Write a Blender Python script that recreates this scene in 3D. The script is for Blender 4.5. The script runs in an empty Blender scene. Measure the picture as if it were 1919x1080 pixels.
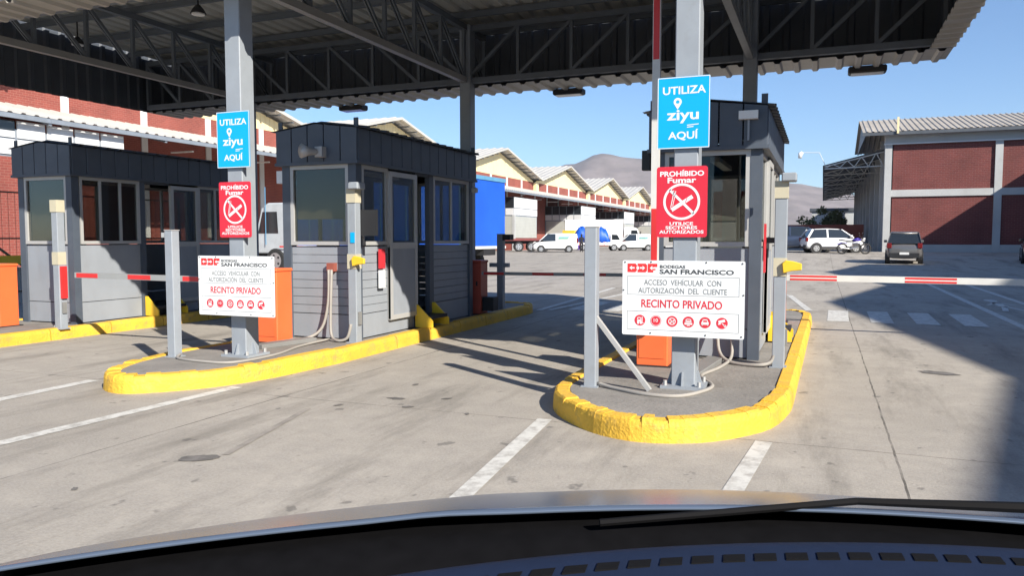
import bpy, bmesh, math, random
from mathutils import Vector, Matrix, noise
random.seed(7)
R = math.radians
sc = bpy.context.scene
COL = sc.collection
# ------------------------------------------------------------------ camera, sky, sun, exposure
cam_d = bpy.data.cameras.new('camera'); cam = bpy.data.objects.new('camera', cam_d); COL.objects.link(cam)
cam.location = (0, 0, 1.35); cam.rotation_euler = (R(90 - 3.68), 0, R(21.9))
cam_d.sensor_width = 36; cam_d.lens = 36 * 1445 / 1919; cam_d.clip_start = .05; cam_d.clip_end = 9000
sc.camera = cam
SUN_EL = R(31.2); SUN_DIR = Vector((1.99, -1.35, 0)).normalized()      # towards the sun, on the ground plane
w = bpy.data.worlds.new('World'); sc.world = w; w.use_nodes = True
nt = w.node_tree; nt.nodes.clear()
sky = nt.nodes.new('ShaderNodeTexSky'); sky.sky_type = 'NISHITA'; sky.sun_disc = False
sky.sun_elevation = SUN_EL; sky.sun_rotation = math.atan2(SUN_DIR.x, SUN_DIR.y)
sky.air_density = 1.0; sky.dust_density = .1; sky.ozone_density = 6.0; sky.altitude = 500
bg = nt.nodes.new('ShaderNodeBackground'); bg.inputs[1].default_value = .095
wo = nt.nodes.new('ShaderNodeOutputWorld')
nt.links.new(sky.outputs[0], bg.inputs[0]); nt.links.new(bg.outputs[0], wo.inputs[0])
sd = bpy.data.lights.new('sun', 'SUN'); sd.energy = 5.0; sd.angle = R(.5); sd.color = (1, .93, .82)
sun = bpy.data.objects.new('sun', sd); COL.objects.link(sun)
sv = Vector((SUN_DIR.x * math.cos(SUN_EL), SUN_DIR.y * math.cos(SUN_EL), math.sin(SUN_EL)))
sun.rotation_euler = sv.to_track_quat('Z', 'Y').to_euler(); sun.location = (30, -20, 40)
sc.view_settings.view_transform = 'Standard'; sc.view_settings.look = 'None'
sc.view_settings.exposure = .82; sc.view_settings.gamma = 1; sc.view_settings.use_curve_mapping = False
sc.cycles.max_bounces = 8; sc.cycles.transparent_max_bounces = 16; sc.cycles.volume_bounces = 0

# ------------------------------------------------------------------ materials
M = {}
def mat(name, col, rough=.6, metal=0, var=.12, vs=3.0, bump=0, bs=60, dirt=0, dirtcol=(.08,.07,.06), spec=.5, coat=0, stretch=(1,1,1)):
    m = bpy.data.materials.new(name); m.use_nodes = True; M[name] = m
    n = m.node_tree.nodes; l = m.node_tree.links; b = n['Principled BSDF']
    b.inputs['Roughness'].default_value = rough; b.inputs['Metallic'].default_value = metal
    b.inputs['Specular IOR Level'].default_value = spec; b.inputs['Coat Weight'].default_value = coat
    g = n.new('ShaderNodeNewGeometry'); mp = n.new('ShaderNodeMapping'); mp.inputs['Scale'].default_value = stretch
    l.new(g.outputs['Position'], mp.inputs['Vector'])
    t = n.new('ShaderNodeTexNoise'); t.inputs['Scale'].default_value = vs; t.inputs['Detail'].default_value = 6
    l.new(mp.outputs[0], t.inputs['Vector'])
    mr = n.new('ShaderNodeMapRange'); mr.inputs[1].default_value = .25; mr.inputs[2].default_value = .75
    mr.inputs[3].default_value = 1 - var; mr.inputs[4].default_value = 1 + var
    l.new(t.outputs[0], mr.inputs[0])
    mx = n.new('ShaderNodeMix'); mx.data_type = 'RGBA'; mx.blend_type = 'MULTIPLY'; mx.inputs[0].default_value = 1
    mx.inputs[6].default_value = (*col, 1)
    cb = n.new('ShaderNodeCombineColor')
    for i in range(3): l.new(mr.outputs[0], cb.inputs[i])
    l.new(cb.outputs[0], mx.inputs[7]); out = mx.outputs[2]
    if dirt:
        t2 = n.new('ShaderNodeTexNoise'); t2.inputs['Scale'].default_value = vs * 2.3; t2.inputs['Detail'].default_value = 9; t2.inputs['Roughness'].default_value = .7
        l.new(mp.outputs[0], t2.inputs['Vector'])
        r2 = n.new('ShaderNodeMapRange'); r2.inputs[1].default_value = .52; r2.inputs[2].default_value = .75; r2.inputs[3].default_value = 0; r2.inputs[4].default_value = dirt
        l.new(t2.outputs[0], r2.inputs[0])
        m2 = n.new('ShaderNodeMix'); m2.data_type = 'RGBA'; l.new(r2.outputs[0], m2.inputs[0]); l.new(out, m2.inputs[6]); m2.inputs[7].default_value = (*dirtcol, 1)
        out = m2.outputs[2]
    l.new(out, b.inputs['Base Color'])
    if bump:
        t3 = n.new('ShaderNodeTexNoise'); t3.inputs['Scale'].default_value = bs; t3.inputs['Detail'].default_value = 4
        l.new(g.outputs['Position'], t3.inputs['Vector'])
        bp = n.new('ShaderNodeBump'); bp.inputs['Strength'].default_value = bump; bp.inputs['Distance'].default_value = .02
        l.new(t3.outputs[0], bp.inputs['Height']); l.new(bp.outputs[0], b.inputs['Normal'])
    return m
def glassmat(name, tint=(.75,.8,.82), refl=.10):
    m = bpy.data.materials.new(name); m.use_nodes = True; M[name] = m
    n = m.node_tree.nodes; l = m.node_tree.links; n.clear()
    tr = n.new('ShaderNodeBsdfTransparent'); tr.inputs[0].default_value = (*tint, 1)
    gl = n.new('ShaderNodeBsdfGlossy'); gl.inputs['Roughness'].default_value = .02; gl.inputs[0].default_value = (.9,.95,1,1)
    lw = n.new('ShaderNodeLayerWeight'); lw.inputs[0].default_value = .12
    mr = n.new('ShaderNodeMapRange'); mr.inputs[3].default_value = refl * .3; mr.inputs[4].default_value = .6
    l.new(lw.outputs['Facing'], mr.inputs[0])
    mx = n.new('ShaderNodeMixShader'); l.new(mr.outputs[0], mx.inputs[0]); l.new(tr.outputs[0], mx.inputs[1]); l.new(gl.outputs[0], mx.inputs[2])
    o = n.new('ShaderNodeOutputMaterial'); l.new(mx.outputs[0], o.inputs[0]); return m

mat('steel_light', (.28,.31,.345), .5, 0, .07, 5, dirt=.25, dirtcol=(.2,.19,.18))
mat('steel_truss', (.13,.15,.175), .55, 0, .1, 4)
mat('chord_light', (.30,.30,.29), .5, 0, .1, 4)
mat('roof_under', (.48,.48,.44), .55, 0, .15, 2, stretch=(3,.3,1))
mat('fascia_dark', (.075,.085,.10), .5, 0, .15, 3)
mat('booth_dark', (.075,.092,.12), .5, 0, .12, 4, dirt=.15, dirtcol=(.16,.16,.16))
mat('booth_siding', (.28,.305,.34), .55, 0, .08, 3, dirt=.22, dirtcol=(.2,.19,.18), stretch=(1,1,.5))
mat('alu', (.46,.46,.45), .45, .2, .06, 5)
mat('blind', (.27,.25,.20), .8, 0, .08, 8, stretch=(1,1,6))
mat('interior', (.30,.31,.32), .8)
mat('desk', (.20,.15,.11), .6)
mat('black', (.018,.018,.02), .6, 0, .2)
mat('rubber', (.025,.025,.025), .85, 0, .2)
mat('orange', (.80,.15,.045), .42, 0, .06, 4, dirt=.12, dirtcol=(.4,.2,.1))
mat('orange_shaded', (.42,.07,.04), .5, 0, .1, 4)  # cabinet orange with the canopy shade darkened into its base colour
mat('yellow_paint', (.76,.45,.045), .7, 0, .16, 3, bump=.5, bs=45, dirt=.8, dirtcol=(.30,.22,.12))
mat('yellow', (.80,.52,.03), .5)
mat('sign_white', (.74,.76,.77), .35, 0, .02)
mat('sign_blue', (.0,.38,.78), .35, 0, .03)
mat('sign_red', (.62,.022,.045), .38, 0, .04)
mat('ink_red', (.62,.03,.05), .45); mat('ink_grey', (.20,.215,.22), .5); mat('ink_dark', (.06,.065,.07), .5); mat('ink_logo', (.75,.03,.03), .45)
mat('arm_white', (.62,.62,.60), .45); mat('arm_red', (.62,.03,.03), .45)
mat('beige', (.50,.46,.34), .6); mat('cable', (.33,.31,.28), .7); mat('tray', (.20,.20,.195), .7)
mat('island', (.24,.225,.205), .9, 0, .22, 2.5, bump=.4, bs=30, dirt=.5, dirtcol=(.10,.09,.08))
mat('white_wall', (.62,.63,.64), .6, 0, .05, 1); mat('frame_grey', (.20,.23,.27), .6)
mat('cream', (.80,.66,.38), .6, 0, .06, .6); mat('zinc', (.52,.50,.46), .5, .1, .10, .7); mat('zinc_brown', (.42,.375,.315), .55, 0, .16, .8)
mat('concrete_grey', (.42,.43,.43), .85, 0, .1, .8, dirt=.2, dirtcol=(.25,.24,.23))
mat('shutter', (.42,.43,.40), .6, 0, .06, 1)
mat('car_white', (.80,.81,.82), .25, 0, .02, coat=.6); mat('car_blue', (.045,.06,.10), .25, .3, .02, coat=.8)
mat('car_grey', (.17,.16,.155), .28, .4, .02, coat=.8); mat('car_black', (.015,.015,.018), .25, .2, .02, coat=.8)
mat('car_glass', (.02,.025,.03), .08, 0, 0, spec=.8); mat('tail_red', (.16,.006,.006), .25); mat('lamp_clear', (.7,.7,.68), .2)
mat('rim', (.50,.51,.52), .35, .7, .05); mat('plate', (.75,.75,.73), .5)
mat('tarp_blue', (.012,.10,.55), .5, 0, .15, .8, bump=.3, bs=3); mat('tarp_trim', (.10,.28,.45), .5)
mat('moto_purple', (.06,.04,.30), .3, .1); mat('chrome', (.6,.6,.6), .2, .9); mat('trailer_red', (.20,.05,.05), .7)
mat('purple', (.12,.05,.30), .6); mat('skin', (.35,.2,.14), .6); mat('cloth_dark', (.02,.02,.025), .9); mat('cloth_mid', (.05,.05,.06), .9)
mat('bark', (.10,.07,.05), .9, 0, .3, 5); mat('leaf', (.11,.13,.045), .8, 0, .45, 1.2); mat('leaf_red', (.28,.09,.05), .8, 0, .35, 1.2)
mat('hill', (.21,.175,.165), .95, 0, .3, .015, dirt=.7, dirtcol=(.12,.11,.085))  # greyed towards purple: part of the distance haze sits in the colour
mat('dash', (.010,.019,.048), .8, 0, .08, 40, bump=.1, bs=900, spec=.2); mat('cowl', (.006,.006,.007), .95, 0, .2, 30, spec=.04)
mat('wiper_black', (.006,.006,.007), .8, 0, .1, spec=.15)
mat('sky_tinted_paint', (.13,.17,.24), .22, .35, .01, spec=.5)  # pale car; the blue of reflected sky is put into the base colour
mat('lamp_white', (.8,.8,.78), .3); mat('red_label', (.55,.03,.04), .5); mat('stone_red', (.30,.085,.06), .8, 0, .12, 2)
glassmat('glass', (.60,.60,.57)); glassmat('glass_dark', (.45,.48,.5), .12)

def brick(name, c1, c2, mortar, bw=.30, bh=.095, axis='x'):
    m = bpy.data.materials.new(name); m.use_nodes = True; M[name] = m
    n = m.node_tree.nodes; l = m.node_tree.links; b = n['Principled BSDF']; b.inputs['Roughness'].default_value = .85
    g = n.new('ShaderNodeNewGeometry'); s = n.new('ShaderNodeSeparateXYZ'); c = n.new('ShaderNodeCombineXYZ')
    l.new(g.outputs['Position'], s.inputs[0]); l.new(s.outputs[0 if axis == 'x' else 1], c.inputs[0]); l.new(s.outputs[2], c.inputs[1])
    t = n.new('ShaderNodeTexBrick'); t.inputs['Color1'].default_value = (*c1, 1); t.inputs['Color2'].default_value = (*c2, 1); t.inputs['Mortar'].default_value = (*mortar, 1)
    t.inputs['Scale'].default_value = 1; t.inputs['Brick Width'].default_value = bw; t.inputs['Row Height'].default_value = bh; t.inputs['Mortar Size'].default_value = .010
    t.inputs['Mortar Smooth'].default_value = .3
    l.new(c.outputs[0], t.inputs['Vector'])
    ns = n.new('ShaderNodeTexNoise'); ns.inputs['Scale'].default_value = .7; ns.inputs['Detail'].default_value = 8; l.new(g.outputs['Position'], ns.inputs['Vector'])
    mr = n.new('ShaderNodeMapRange'); mr.inputs[1].default_value = .3; mr.inputs[2].default_value = .7; mr.inputs[3].default_value = .82; mr.inputs[4].default_value = 1.15; l.new(ns.outputs[0], mr.inputs[0])
    cb = n.new('ShaderNodeCombineColor'); [l.new(mr.outputs[0], cb.inputs[i]) for i in range(3)]
    mx = n.new('ShaderNodeMix'); mx.data_type = 'RGBA'; mx.blend_type = 'MULTIPLY'; mx.inputs[0].default_value = 1
    l.new(t.outputs[0], mx.inputs[6]); l.new(cb.outputs[0], mx.inputs[7]); l.new(mx.outputs[2], b.inputs['Base Color'])
    bp = n.new('ShaderNodeBump'); bp.inputs['Strength'].default_value = .5; bp.inputs['Distance'].default_value = .01; bp.invert = True
    l.new(t.outputs['Fac'], bp.inputs['Height']); l.new(bp.outputs[0], b.inputs['Normal'])
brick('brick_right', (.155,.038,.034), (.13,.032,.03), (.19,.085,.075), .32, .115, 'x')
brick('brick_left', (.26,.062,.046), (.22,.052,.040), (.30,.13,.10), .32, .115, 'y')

# concrete yard: slab joints, tyre-dark lanes, oil spots
def concrete():
    m = bpy.data.materials.new('concrete_yard'); m.use_nodes = True; M['concrete_yard'] = m
    n = m.node_tree.nodes; l = m.node_tree.links; b = n['Principled BSDF']; b.inputs['Roughness'].default_value = .9; b.inputs['Specular IOR Level'].default_value = .25
    g = n.new('ShaderNodeNewGeometry'); P = g.outputs['Position']
    def nz(scale, detail=6, rough=.6, st=None):
        t = n.new('ShaderNodeTexNoise'); t.inputs['Scale'].default_value = scale; t.inputs['Detail'].default_value = detail; t.inputs['Roughness'].default_value = rough
        if st:
            mp = n.new('ShaderNodeMapping'); mp.inputs['Scale'].default_value = st; l.new(P, mp.inputs[0]); l.new(mp.outputs[0], t.inputs['Vector'])
        else: l.new(P, t.inputs['Vector'])
        return t.outputs[0]
    def rng(x, a, bb, c, d):
        r = n.new('ShaderNodeMapRange'); r.inputs[1].default_value = a; r.inputs[2].default_value = bb; r.inputs[3].default_value = c; r.inputs[4].default_value = d; l.new(x, r.inputs[0]); return r.outputs[0]
    def mth(op, x, y=None, v=None):
        q = n.new('ShaderNodeMath'); q.operation = op; l.new(x, q.inputs[0])
        if y is not None: l.new(y, q.inputs[1])
        if v is not None: q.inputs[1].default_value = v
        return q.outputs[0]
    def mix(f, a, bb):
        q = n.new('ShaderNodeMix'); q.data_type = 'RGBA'; l.new(f, q.inputs[0])
        for s, v in ((6, a), (7, bb)):
            if isinstance(v, tuple): q.inputs[s].default_value = (*v, 1)
            else: l.new(v, q.inputs[s])
        return q.outputs[2]
    c = mix(rng(nz(.45, 8, .7), .36, .64, 0, 1), (.42,.385,.335), (.30,.275,.238))
    c = mix(rng(nz(4, 8, .75), .40, .68, 0, .75), c, (.27,.25,.225))
    c = mix(rng(nz(13, 6, .75, (1, .8, 1)), .58, .70, 0, .5), c, (.19,.175,.16))
    c = mix(rng(nz(60, 3, .7), .35, .75, 0, .55), c, (.50,.46,.41))
    c = mix(rng(nz(1.1, 7, .7, (1.6, .28, 1)), .50, .68, 0, .62), c, (.15,.138,.12))           # tyre streaks along the lanes
    c = mix(rng(nz(5.5, 3, .55, (1, .8, 1)), .655, .70, 0, .55), c, (.10,.095,.09))             # oil spots
    sp = n.new('ShaderNodeSeparateXYZ'); l.new(P, sp.inputs[0])
    wob = rng(nz(3, 4), 0, 1, -.012, .012)
    def joint(s, off, per, wd):
        x = mth('ADD', s, wob); x = mth('ADD', x, v=-off + per * 500.5); x = mth('MODULO', x, v=per); x = mth('ADD', x, v=-per / 2)
        x = mth('ABSOLUTE', x); return mth('LESS_THAN', x, v=wd)
    j = mth('MAXIMUM', joint(sp.outputs[0], .45, 4.7, .007), joint(sp.outputs[1], 5.32, 5.0, .005))
    c = mix(mth('MULTIPLY', j, rng(nz(2.5), .35, .6, .25, .85)), c, (.06,.055,.05))
    l.new(c, b.inputs['Base Color'])
    bp = n.new('ShaderNodeBump'); bp.inputs['Strength'].default_value = .35; bp.inputs['Distance'].default_value = .012
    l.new(nz(45, 5, .7), bp.inputs['Height']); l.new(bp.outputs[0], b.inputs['Normal'])
concrete()
def wornpaint(name, col, under, a=.45, bq=.62):
    m = mat(name, col, .75, 0, .06, 6); n = m.node_tree.nodes; l = m.node_tree.links; b = n['Principled BSDF']
    src = b.inputs['Base Color'].links[0].from_socket
    g = n.new('ShaderNodeNewGeometry'); t = n.new('ShaderNodeTexNoise'); t.inputs['Scale'].default_value = 9; t.inputs['Detail'].default_value = 9; t.inputs['Roughness'].default_value = .72
    l.new(g.outputs['Position'], t.inputs['Vector'])
    r = n.new('ShaderNodeMapRange'); r.inputs[1].default_value = a; r.inputs[2].default_value = bq; l.new(t.outputs[0], r.inputs[0])
    mx = n.new('ShaderNodeMix'); mx.data_type = 'RGBA'; l.new(r.outputs[0], mx.inputs[0]); l.new(src, mx.inputs[6]); mx.inputs[7].default_value = (*under, 1)
    l.new(mx.outputs[2], b.inputs['Base Color'])
wornpaint('road_paint', (.62,.61,.57), (.36,.34,.31), .44, .66)

# ------------------------------------------------------------------ mesh builder
ORG = {}
class MB:
    def __init__(s): s.v = []; s.f = []
    def quad(s, *p):
        i = len(s.v); s.v += [tuple(q) for q in p]; s.f.append(tuple(range(i, i + len(p)))); return s
    def box(s, x0, x1, y0, y1, z0, z1):
        i = len(s.v)
        s.v += [(x, y, z) for z in (z0, z1) for x, y in ((x0, y0), (x1, y0), (x1, y1), (x0, y1))]
        s.f += [tuple(i + k for k in q) for q in ((3,2,1,0), (4,5,6,7), (0,1,5,4), (1,2,6,5), (2,3,7,6), (3,0,4,7))]; return s
    def hexa(s, p):
        i = len(s.v); s.v += [tuple(q) for q in p]
        s.f += [tuple(i + k for k in q) for q in ((3,2,1,0), (4,5,6,7), (0,1,5,4), (1,2,6,5), (2,3,7,6), (3,0,4,7))]; return s
    def bar(s, a, b, w, h=None, up=(0,0,1)):
        a = Vector(a); b = Vector(b); h = h or w; d = (b - a).normalized(); u = Vector(up)
        if abs(d.dot(u)) > .98: u = Vector((1,0,0))
        sd = d.cross(u).normalized() * w / 2; u = sd.cross(d).normalized() * h / 2
        return s.hexa([a - sd - u, b - sd - u, b + sd - u, a + sd - u, a - sd + u, b - sd + u, b + sd + u, a + sd + u])
    def tube(s, pts, r, n=8, cap=True):
        pts = [Vector(p) for p in pts]; rs = r if isinstance(r, (list, tuple)) else [r] * len(pts); base = len(s.v); pu = None
        for k, p in enumerate(pts):
            d = (pts[min(k + 1, len(pts) - 1)] - pts[max(k - 1, 0)]).normalized()
            if pu is None: pu = Vector((0,0,1)) if abs(d.z) < .9 else Vector((1,0,0))
            sd = d.cross(pu).normalized(); pu = sd.cross(d).normalized()
            for j in range(n):
                a = 2 * math.pi * j / n; s.v.append(tuple(p + sd * math.cos(a) * rs[k] + pu * math.sin(a) * rs[k]))
        for k in range(len(pts) - 1):
            for j in range(n):
                a = base + k * n + j; b = base + k * n + (j + 1) % n; s.f.append((a, b, b + n, a + n))
        if cap: s.f.append(tuple(base + j for j in reversed(range(n)))); s.f.append(tuple(base + (len(pts) - 1) * n + j for j in range(n)))
        return s
    def prism(s, poly, d):           # poly: 3D points (planar), extruded by vector d
        i = len(s.v); n = len(poly); s.v += [tuple(p) for p in poly] + [tuple(Vector(p) + Vector(d)) for p in poly]
        s.f.append(tuple(i + k for k in range(n))); s.f.append(tuple(i + n + k for k in reversed(range(n))))
        for k in range(n): s.f.append((i + k, i + n + k, i + n + (k + 1) % n, i + (k + 1) % n))
        return s
    def loft(s, rings, cap=True):
        i = len(s.v); n = len(rings[0])
        for r in rings: s.v += [tuple(p) for p in r]
        for k in range(len(rings) - 1):
            for j in range(n): a = i + k * n + j; b = i + k * n + (j + 1) % n; s.f.append((a, b, b + n, a + n))
        if cap: s.f.append(tuple(i + j for j in reversed(range(n)))); s.f.append(tuple(i + (len(rings) - 1) * n + j for j in range(n)))
        return s
    def corr(s, o, u, v, per=.25, dep=.035, thick=0):   # trapezoid-rib sheet: o origin, u across ribs (vector), v along ribs
        o = Vector(o); u = Vector(u); v = Vector(v); L = u.length; ud = u / L; nrm = ud.cross(v.normalized()).normalized()
        prof = []; k = 0
        while k * per < L - 1e-6:
            for t, hh in ((0, 0), (.55, 0), (.66, 1), (.89, 1)):
                q = (k + t) * per
                if q <= L: prof.append((q, hh * dep))
            k += 1
        prof.append((L, 0)); i = len(s.v)
        for q, hh in prof: p = o + ud * q + nrm * hh; s.v += [tuple(p), tuple(p + v)]
        for k in range(len(prof) - 1): a = i + 2 * k; s.f.append((a, a + 1, a + 3, a + 2))
        return s
    def build(s, name, m, parent=None, smooth=False, local=False, bevel=0):
        me = bpy.data.meshes.new(name); og = ORG.get(parent, Vector()) if (parent and not local) else Vector()
        me.from_pydata([tuple(Vector(p) - og) for p in s.v], [], s.f)
        bm = bmesh.new(); bm.from_mesh(me); bmesh.ops.recalc_face_normals(bm, faces=bm.faces)
        if bevel: bmesh.ops.bevel(bm, geom=bm.edges[:], offset=bevel, segments=1, affect='EDGES', clamp_overlap=True)
        bm.to_mesh(me); bm.free()
        if smooth: me.polygons.foreach_set('use_smooth', [True] * len(me.polygons))
        me.materials.append(M[m]); o = bpy.data.objects.new(name, me); COL.objects.link(o)
        if parent: o.parent = parent; ORG[o] = ORG.get(parent, Vector())
        return o
def tag(o, label, cat, group=None):
    o['label'] = label; o['category'] = cat
    if group: o['group'] = group
    return o
def thing(name, label, cat, loc=(0,0,0), rz=0, group=None):
    o = bpy.data.objects.new(name, None); o.empty_display_size = .2; COL.objects.link(o); o.location = loc; o.rotation_euler.z = rz
    ORG[o] = Vector(loc); return tag(o, label, cat, group)
def struct(o): o['kind'] = 'structure'; return o
def copytree(o, parent=None):
    c = o.copy(); COL.objects.link(c); c.parent = parent; ORG[c] = ORG.get(o, Vector())
    for ch in o.children: copytree(ch, c)
    return c
_fc = 0
def text(s, cx, cz, wd, ht, y, m, parent, bold=.0):
    """lettering lying on a plate that faces -Y; fitted to wd x ht about (cx, cz)"""
    cu = bpy.data.curves.new('lettering', 'FONT'); cu.body = s; cu.offset = bold; cu.resolution_u = 3
    to = bpy.data.objects.new('lettering_tmp', cu); COL.objects.link(to)
    dg = bpy.context.evaluated_depsgraph_get(); me = bpy.data.meshes.new_from_object(to.evaluated_get(dg))
    bpy.data.objects.remove(to); xs = [v.co.x for v in me.vertices]; ys = [v.co.y for v in me.vertices]
    x0, x1, y0, y1 = min(xs), max(xs), min(ys), max(ys); og = ORG.get(parent, Vector())
    for v in me.vertices:
        X = cx + ((v.co.x - x0) / (x1 - x0) - .5) * wd; Z = cz + ((v.co.y - y0) / (y1 - y0) - .5) * ht
        v.co = Vector((X, y, Z)) - og
    me.materials.clear(); me.materials.append(M[m]); o = bpy.data.objects.new('lettering', me); COL.objects.link(o); o.parent = parent; ORG[o] = og
    return o
def disc(mb, cx, cz, r, y, n=28, r0=0):
    if r0:
        for k in range(n):
            a, b = 2 * math.pi * k / n, 2 * math.pi * (k + 1) / n
            mb.quad((cx + r0 * math.cos(a), y, cz + r0 * math.sin(a)), (cx + r * math.cos(a), y, cz + r * math.sin(a)), (cx + r * math.cos(b), y, cz + r * math.sin(b)), (cx + r0 * math.cos(b), y, cz + r0 * math.sin(b)))
    else: mb.quad(*[(cx + r * math.cos(2 * math.pi * k / n), y, cz + r * math.sin(2 * math.pi * k / n)) for k in range(n)])
    return mb
def zg(x, y):                                   # ground height: forecourt of the right warehouse ramps up
    a = min(1, max(0, (y - 36) / 16)); b = min(1, max(0, (x + 12) / 8)); b = b * b * (3 - 2 * b); return .45 * a * b

# ------------------------------------------------------------------ ground
xs = [-2600, -1200, -500, -200, -110] + [-70 + 2 * i for i in range(71)] + [110, 200, 500, 1200, 2600]
ys = [-350, -150, -60] + [-30 + 2 * i for i in range(86)] + [180, 260, 500, 1000, 2000, 3300]
mb = MB(); mb.v = [(x, y, zg(x, y)) for y in ys for x in xs]; nx = len(xs)
mb.f = [(j * nx + i, j * nx + i + 1, (j + 1) * nx + i + 1, (j + 1) * nx + i) for j in range(len(ys) - 1) for i in range(nx - 1)]
ground = struct(mb.build('ground', 'concrete_yard', smooth=True))
def strip(p0, p1, wd, z=.004, n=1):
    a = Vector((*p0, 0)); b = Vector((*p1, 0)); s_ = (b - a).cross(Vector((0,0,1))).normalized() * wd / 2; m_ = MB()
    for k in range(n):
        c0 = a.lerp(b, k / n); c1 = a.lerp(b, (k + 1) / n)
        m_.quad(*[(p.x, p.y, z + zg(p.x, p.y)) for p in (c0 - s_, c0 + s_, c1 + s_, c1 - s_)])
    return m_
def mark(m_): o = m_.build('road_marking', 'road_paint', ground); return o
for p0, p1, wd in [((-6.22,1.5), (-6.40,5.25), .13), ((-5.12,.5), (-4.90,5.5), .12), ((-1.57,2.0), (-1.89,5.36), .11), ((-.50,3.0), (-.33,5.30), .11),
                   ((2.86,13.2), (2.95,30), .13), ((3.86,13), (3.95,30), .13), ((-.70,19.4), (-.20,15.4), .13), ((-1.5,19.4), (-.9,15.4), .13), ((-.72,19.45), (-1.5,19.45), .12),
                   ((-5.25,20.5), (-4.92,13.6), .12), ((-4.3,20.5), (-4.75,13.7), .12), ((-11,5.5), (-11,1), .12)]:
    mark(strip(p0, p1, wd))
for k in range(4): mark(MB().quad((.10 + .655 * k, 13.55, .004), (.43 + .655 * k, 13.55, .004), (.47 + .66 * k, 15.6, .004), (.13 + .66 * k, 15.6, .004)))
for k in range(5): mark(MB().quad((-4.45 + .655 * k, 13.9, .004), (-4.12 + .655 * k, 13.9, .004), (-4.12 + .655 * k, 15.9, .004), (-4.45 + .655 * k, 15.9, .004)))
for p0, p1, wd in [((-18,39), (-6,47), .14), ((-24,48), (-4,62), .14), ((-9,27), (-3.5,30), .14), ((-2.2,27), (2.5,27.4), .12), ((-14,58), (-4,64), .12)]: mark(strip(p0, p1, wd, .006, 4))
pd = MB()                                       # walking-person symbol
pd.quad(*[(3.40 + .12 * math.cos(a * .5236), 19.3 + .32 * math.sin(a * .5236), .005) for a in range(12)])
for a, b, w_ in [((3.38,18.9), (3.36,17.7), .17), ((3.36,17.7), (3.18,16.6), .10), ((3.36,17.7), (3.58,16.7), .10), ((3.38,18.7), (3.14,18.0), .08), ((3.38,18.7), (3.62,18.1), .08)]:
    q = strip(a, b, w_, .005); pd.v, off = pd.v + q.v, len(pd.v); pd.f += [tuple(i + off for i in f_) for f_ in q.f]
pd.build('road_marking', 'road_paint', ground)
# dark patch of spilt oil and the scrape that leads to it
mat('oil', (.15,.14,.13), .85, 0, .45, 14)
def blob(cx, cy, rx, ry, ang, seed, z=.005):
    random.seed(seed); pts = []
    for k in range(30):
        a = 2 * math.pi * k / 30; r = .72 + .3 * noise.noise(Vector((math.cos(a) * 1.6 + seed, math.sin(a) * 1.6, 0))) + random.uniform(-.06, .06)
        x, y = rx * r * math.cos(a), ry * r * math.sin(a); pts.append((cx + x * math.cos(ang) - y * math.sin(ang), cy + x * math.sin(ang) + y * math.cos(ang), z))
    return MB().quad(*pts)
blob(-3.52, 3.60, .20, .095, .55, 3).build('oil_stain', 'oil', ground)
mat('damp', (.285,.26,.23), .85, 0, .25, 9); strip((-3.42,3.72), (-3.75,5.0), .05, .0045).build('scrape_stain', 'damp', ground)
for i, (x, y, r) in enumerate([(-3.3,5.6,.10), (-3.05,5.35,.07), (-2.9,5.75,.06), (-3.6,5.2,.06), (-3.45,6.2,.06), (-2.5,5.3,.04), (-3.7,2.9,.04), (1.1,8.7,.25)]):
    blob(x, y, r, r * .55, .4 * i, 11 + i).build('oil_stain', 'oil', ground)
random.seed(5)

# ------------------------------------------------------------------ traffic islands
def island(outline, label):
    """outline: closed list of (x, y), counter-clockwise; corners are rounded first"""
    for _ in range(2):
        nw = []; m_ = len(outline)
        for k in range(m_):
            a, b = Vector(outline[k]), Vector(outline[(k + 1) % m_]); L = (b - a).length; c = min(.25, .14 / L); nw += [tuple(a.lerp(b, c)), tuple(a.lerp(b, 1 - c))]
        outline = nw
    root = thing('traffic_island', label, 'traffic island', (outline[0][0], outline[0][1], 0)); n = len(outline)
    pts = [Vector((*p, 0)) for p in outline]; inn = []
    for k in range(n):
        a, b, c = pts[k - 1], pts[k], pts[(k + 1) % n]; d1 = (b - a).normalized(); d2 = (c - b).normalized()
        n1 = Vector((-d1.y, d1.x, 0)); n2 = Vector((-d2.y, d2.x, 0)); bs = (n1 + n2).normalized(); inn.append(b + bs * .14 / max(.5, bs.dot(n1)))
    MB().prism([(p.x, p.y, -.01) for p in inn], (0, 0, .152)).build('slab', 'island', root)
    for k in range(n):
        a, b, ia, ib = pts[k], pts[(k + 1) % n], inn[k], inn[(k + 1) % n]; L = (b - a).length; m_ = max(1, round(L / .95))
        for j in range(m_):
            g = .007 / L; t0, t1 = j / m_ + (g if j else 0), (j + 1) / m_ - (g if j < m_ - 1 else 0)
            o0, o1, i0, i1 = a.lerp(b, t0), a.lerp(b, t1), ia.lerp(ib, t0), ia.lerp(ib, t1); dz = random.uniform(-.010, .010)
            r = []
            for o, i in ((o0, i0), (o1, i1)):
                q = lambda t, z: tuple(o.lerp(i, t) + Vector((0, 0, z + (dz if z > .05 else 0))))
                r.append([q(0, -.02), q(.06, .105), q(.13, .138), q(.26, .153), q(.93, .156), q(1, .14), q(1, -.02)])
            MB().loft(r).build('kerb_stone', 'yellow_paint', root)
    return root
island([(-1.05,4.96), (-.66,5.12), (-.30,5.62), (-.19,6.3), (-.12,13.3), (-.35,13.9), (-1.75,13.9), (-2.02,13.4), (-2.05,6.0), (-1.90,5.58), (-1.60,5.22), (-1.35,5.03)], 'concrete island with thick yellow kerb below the long red and white arm')
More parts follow.
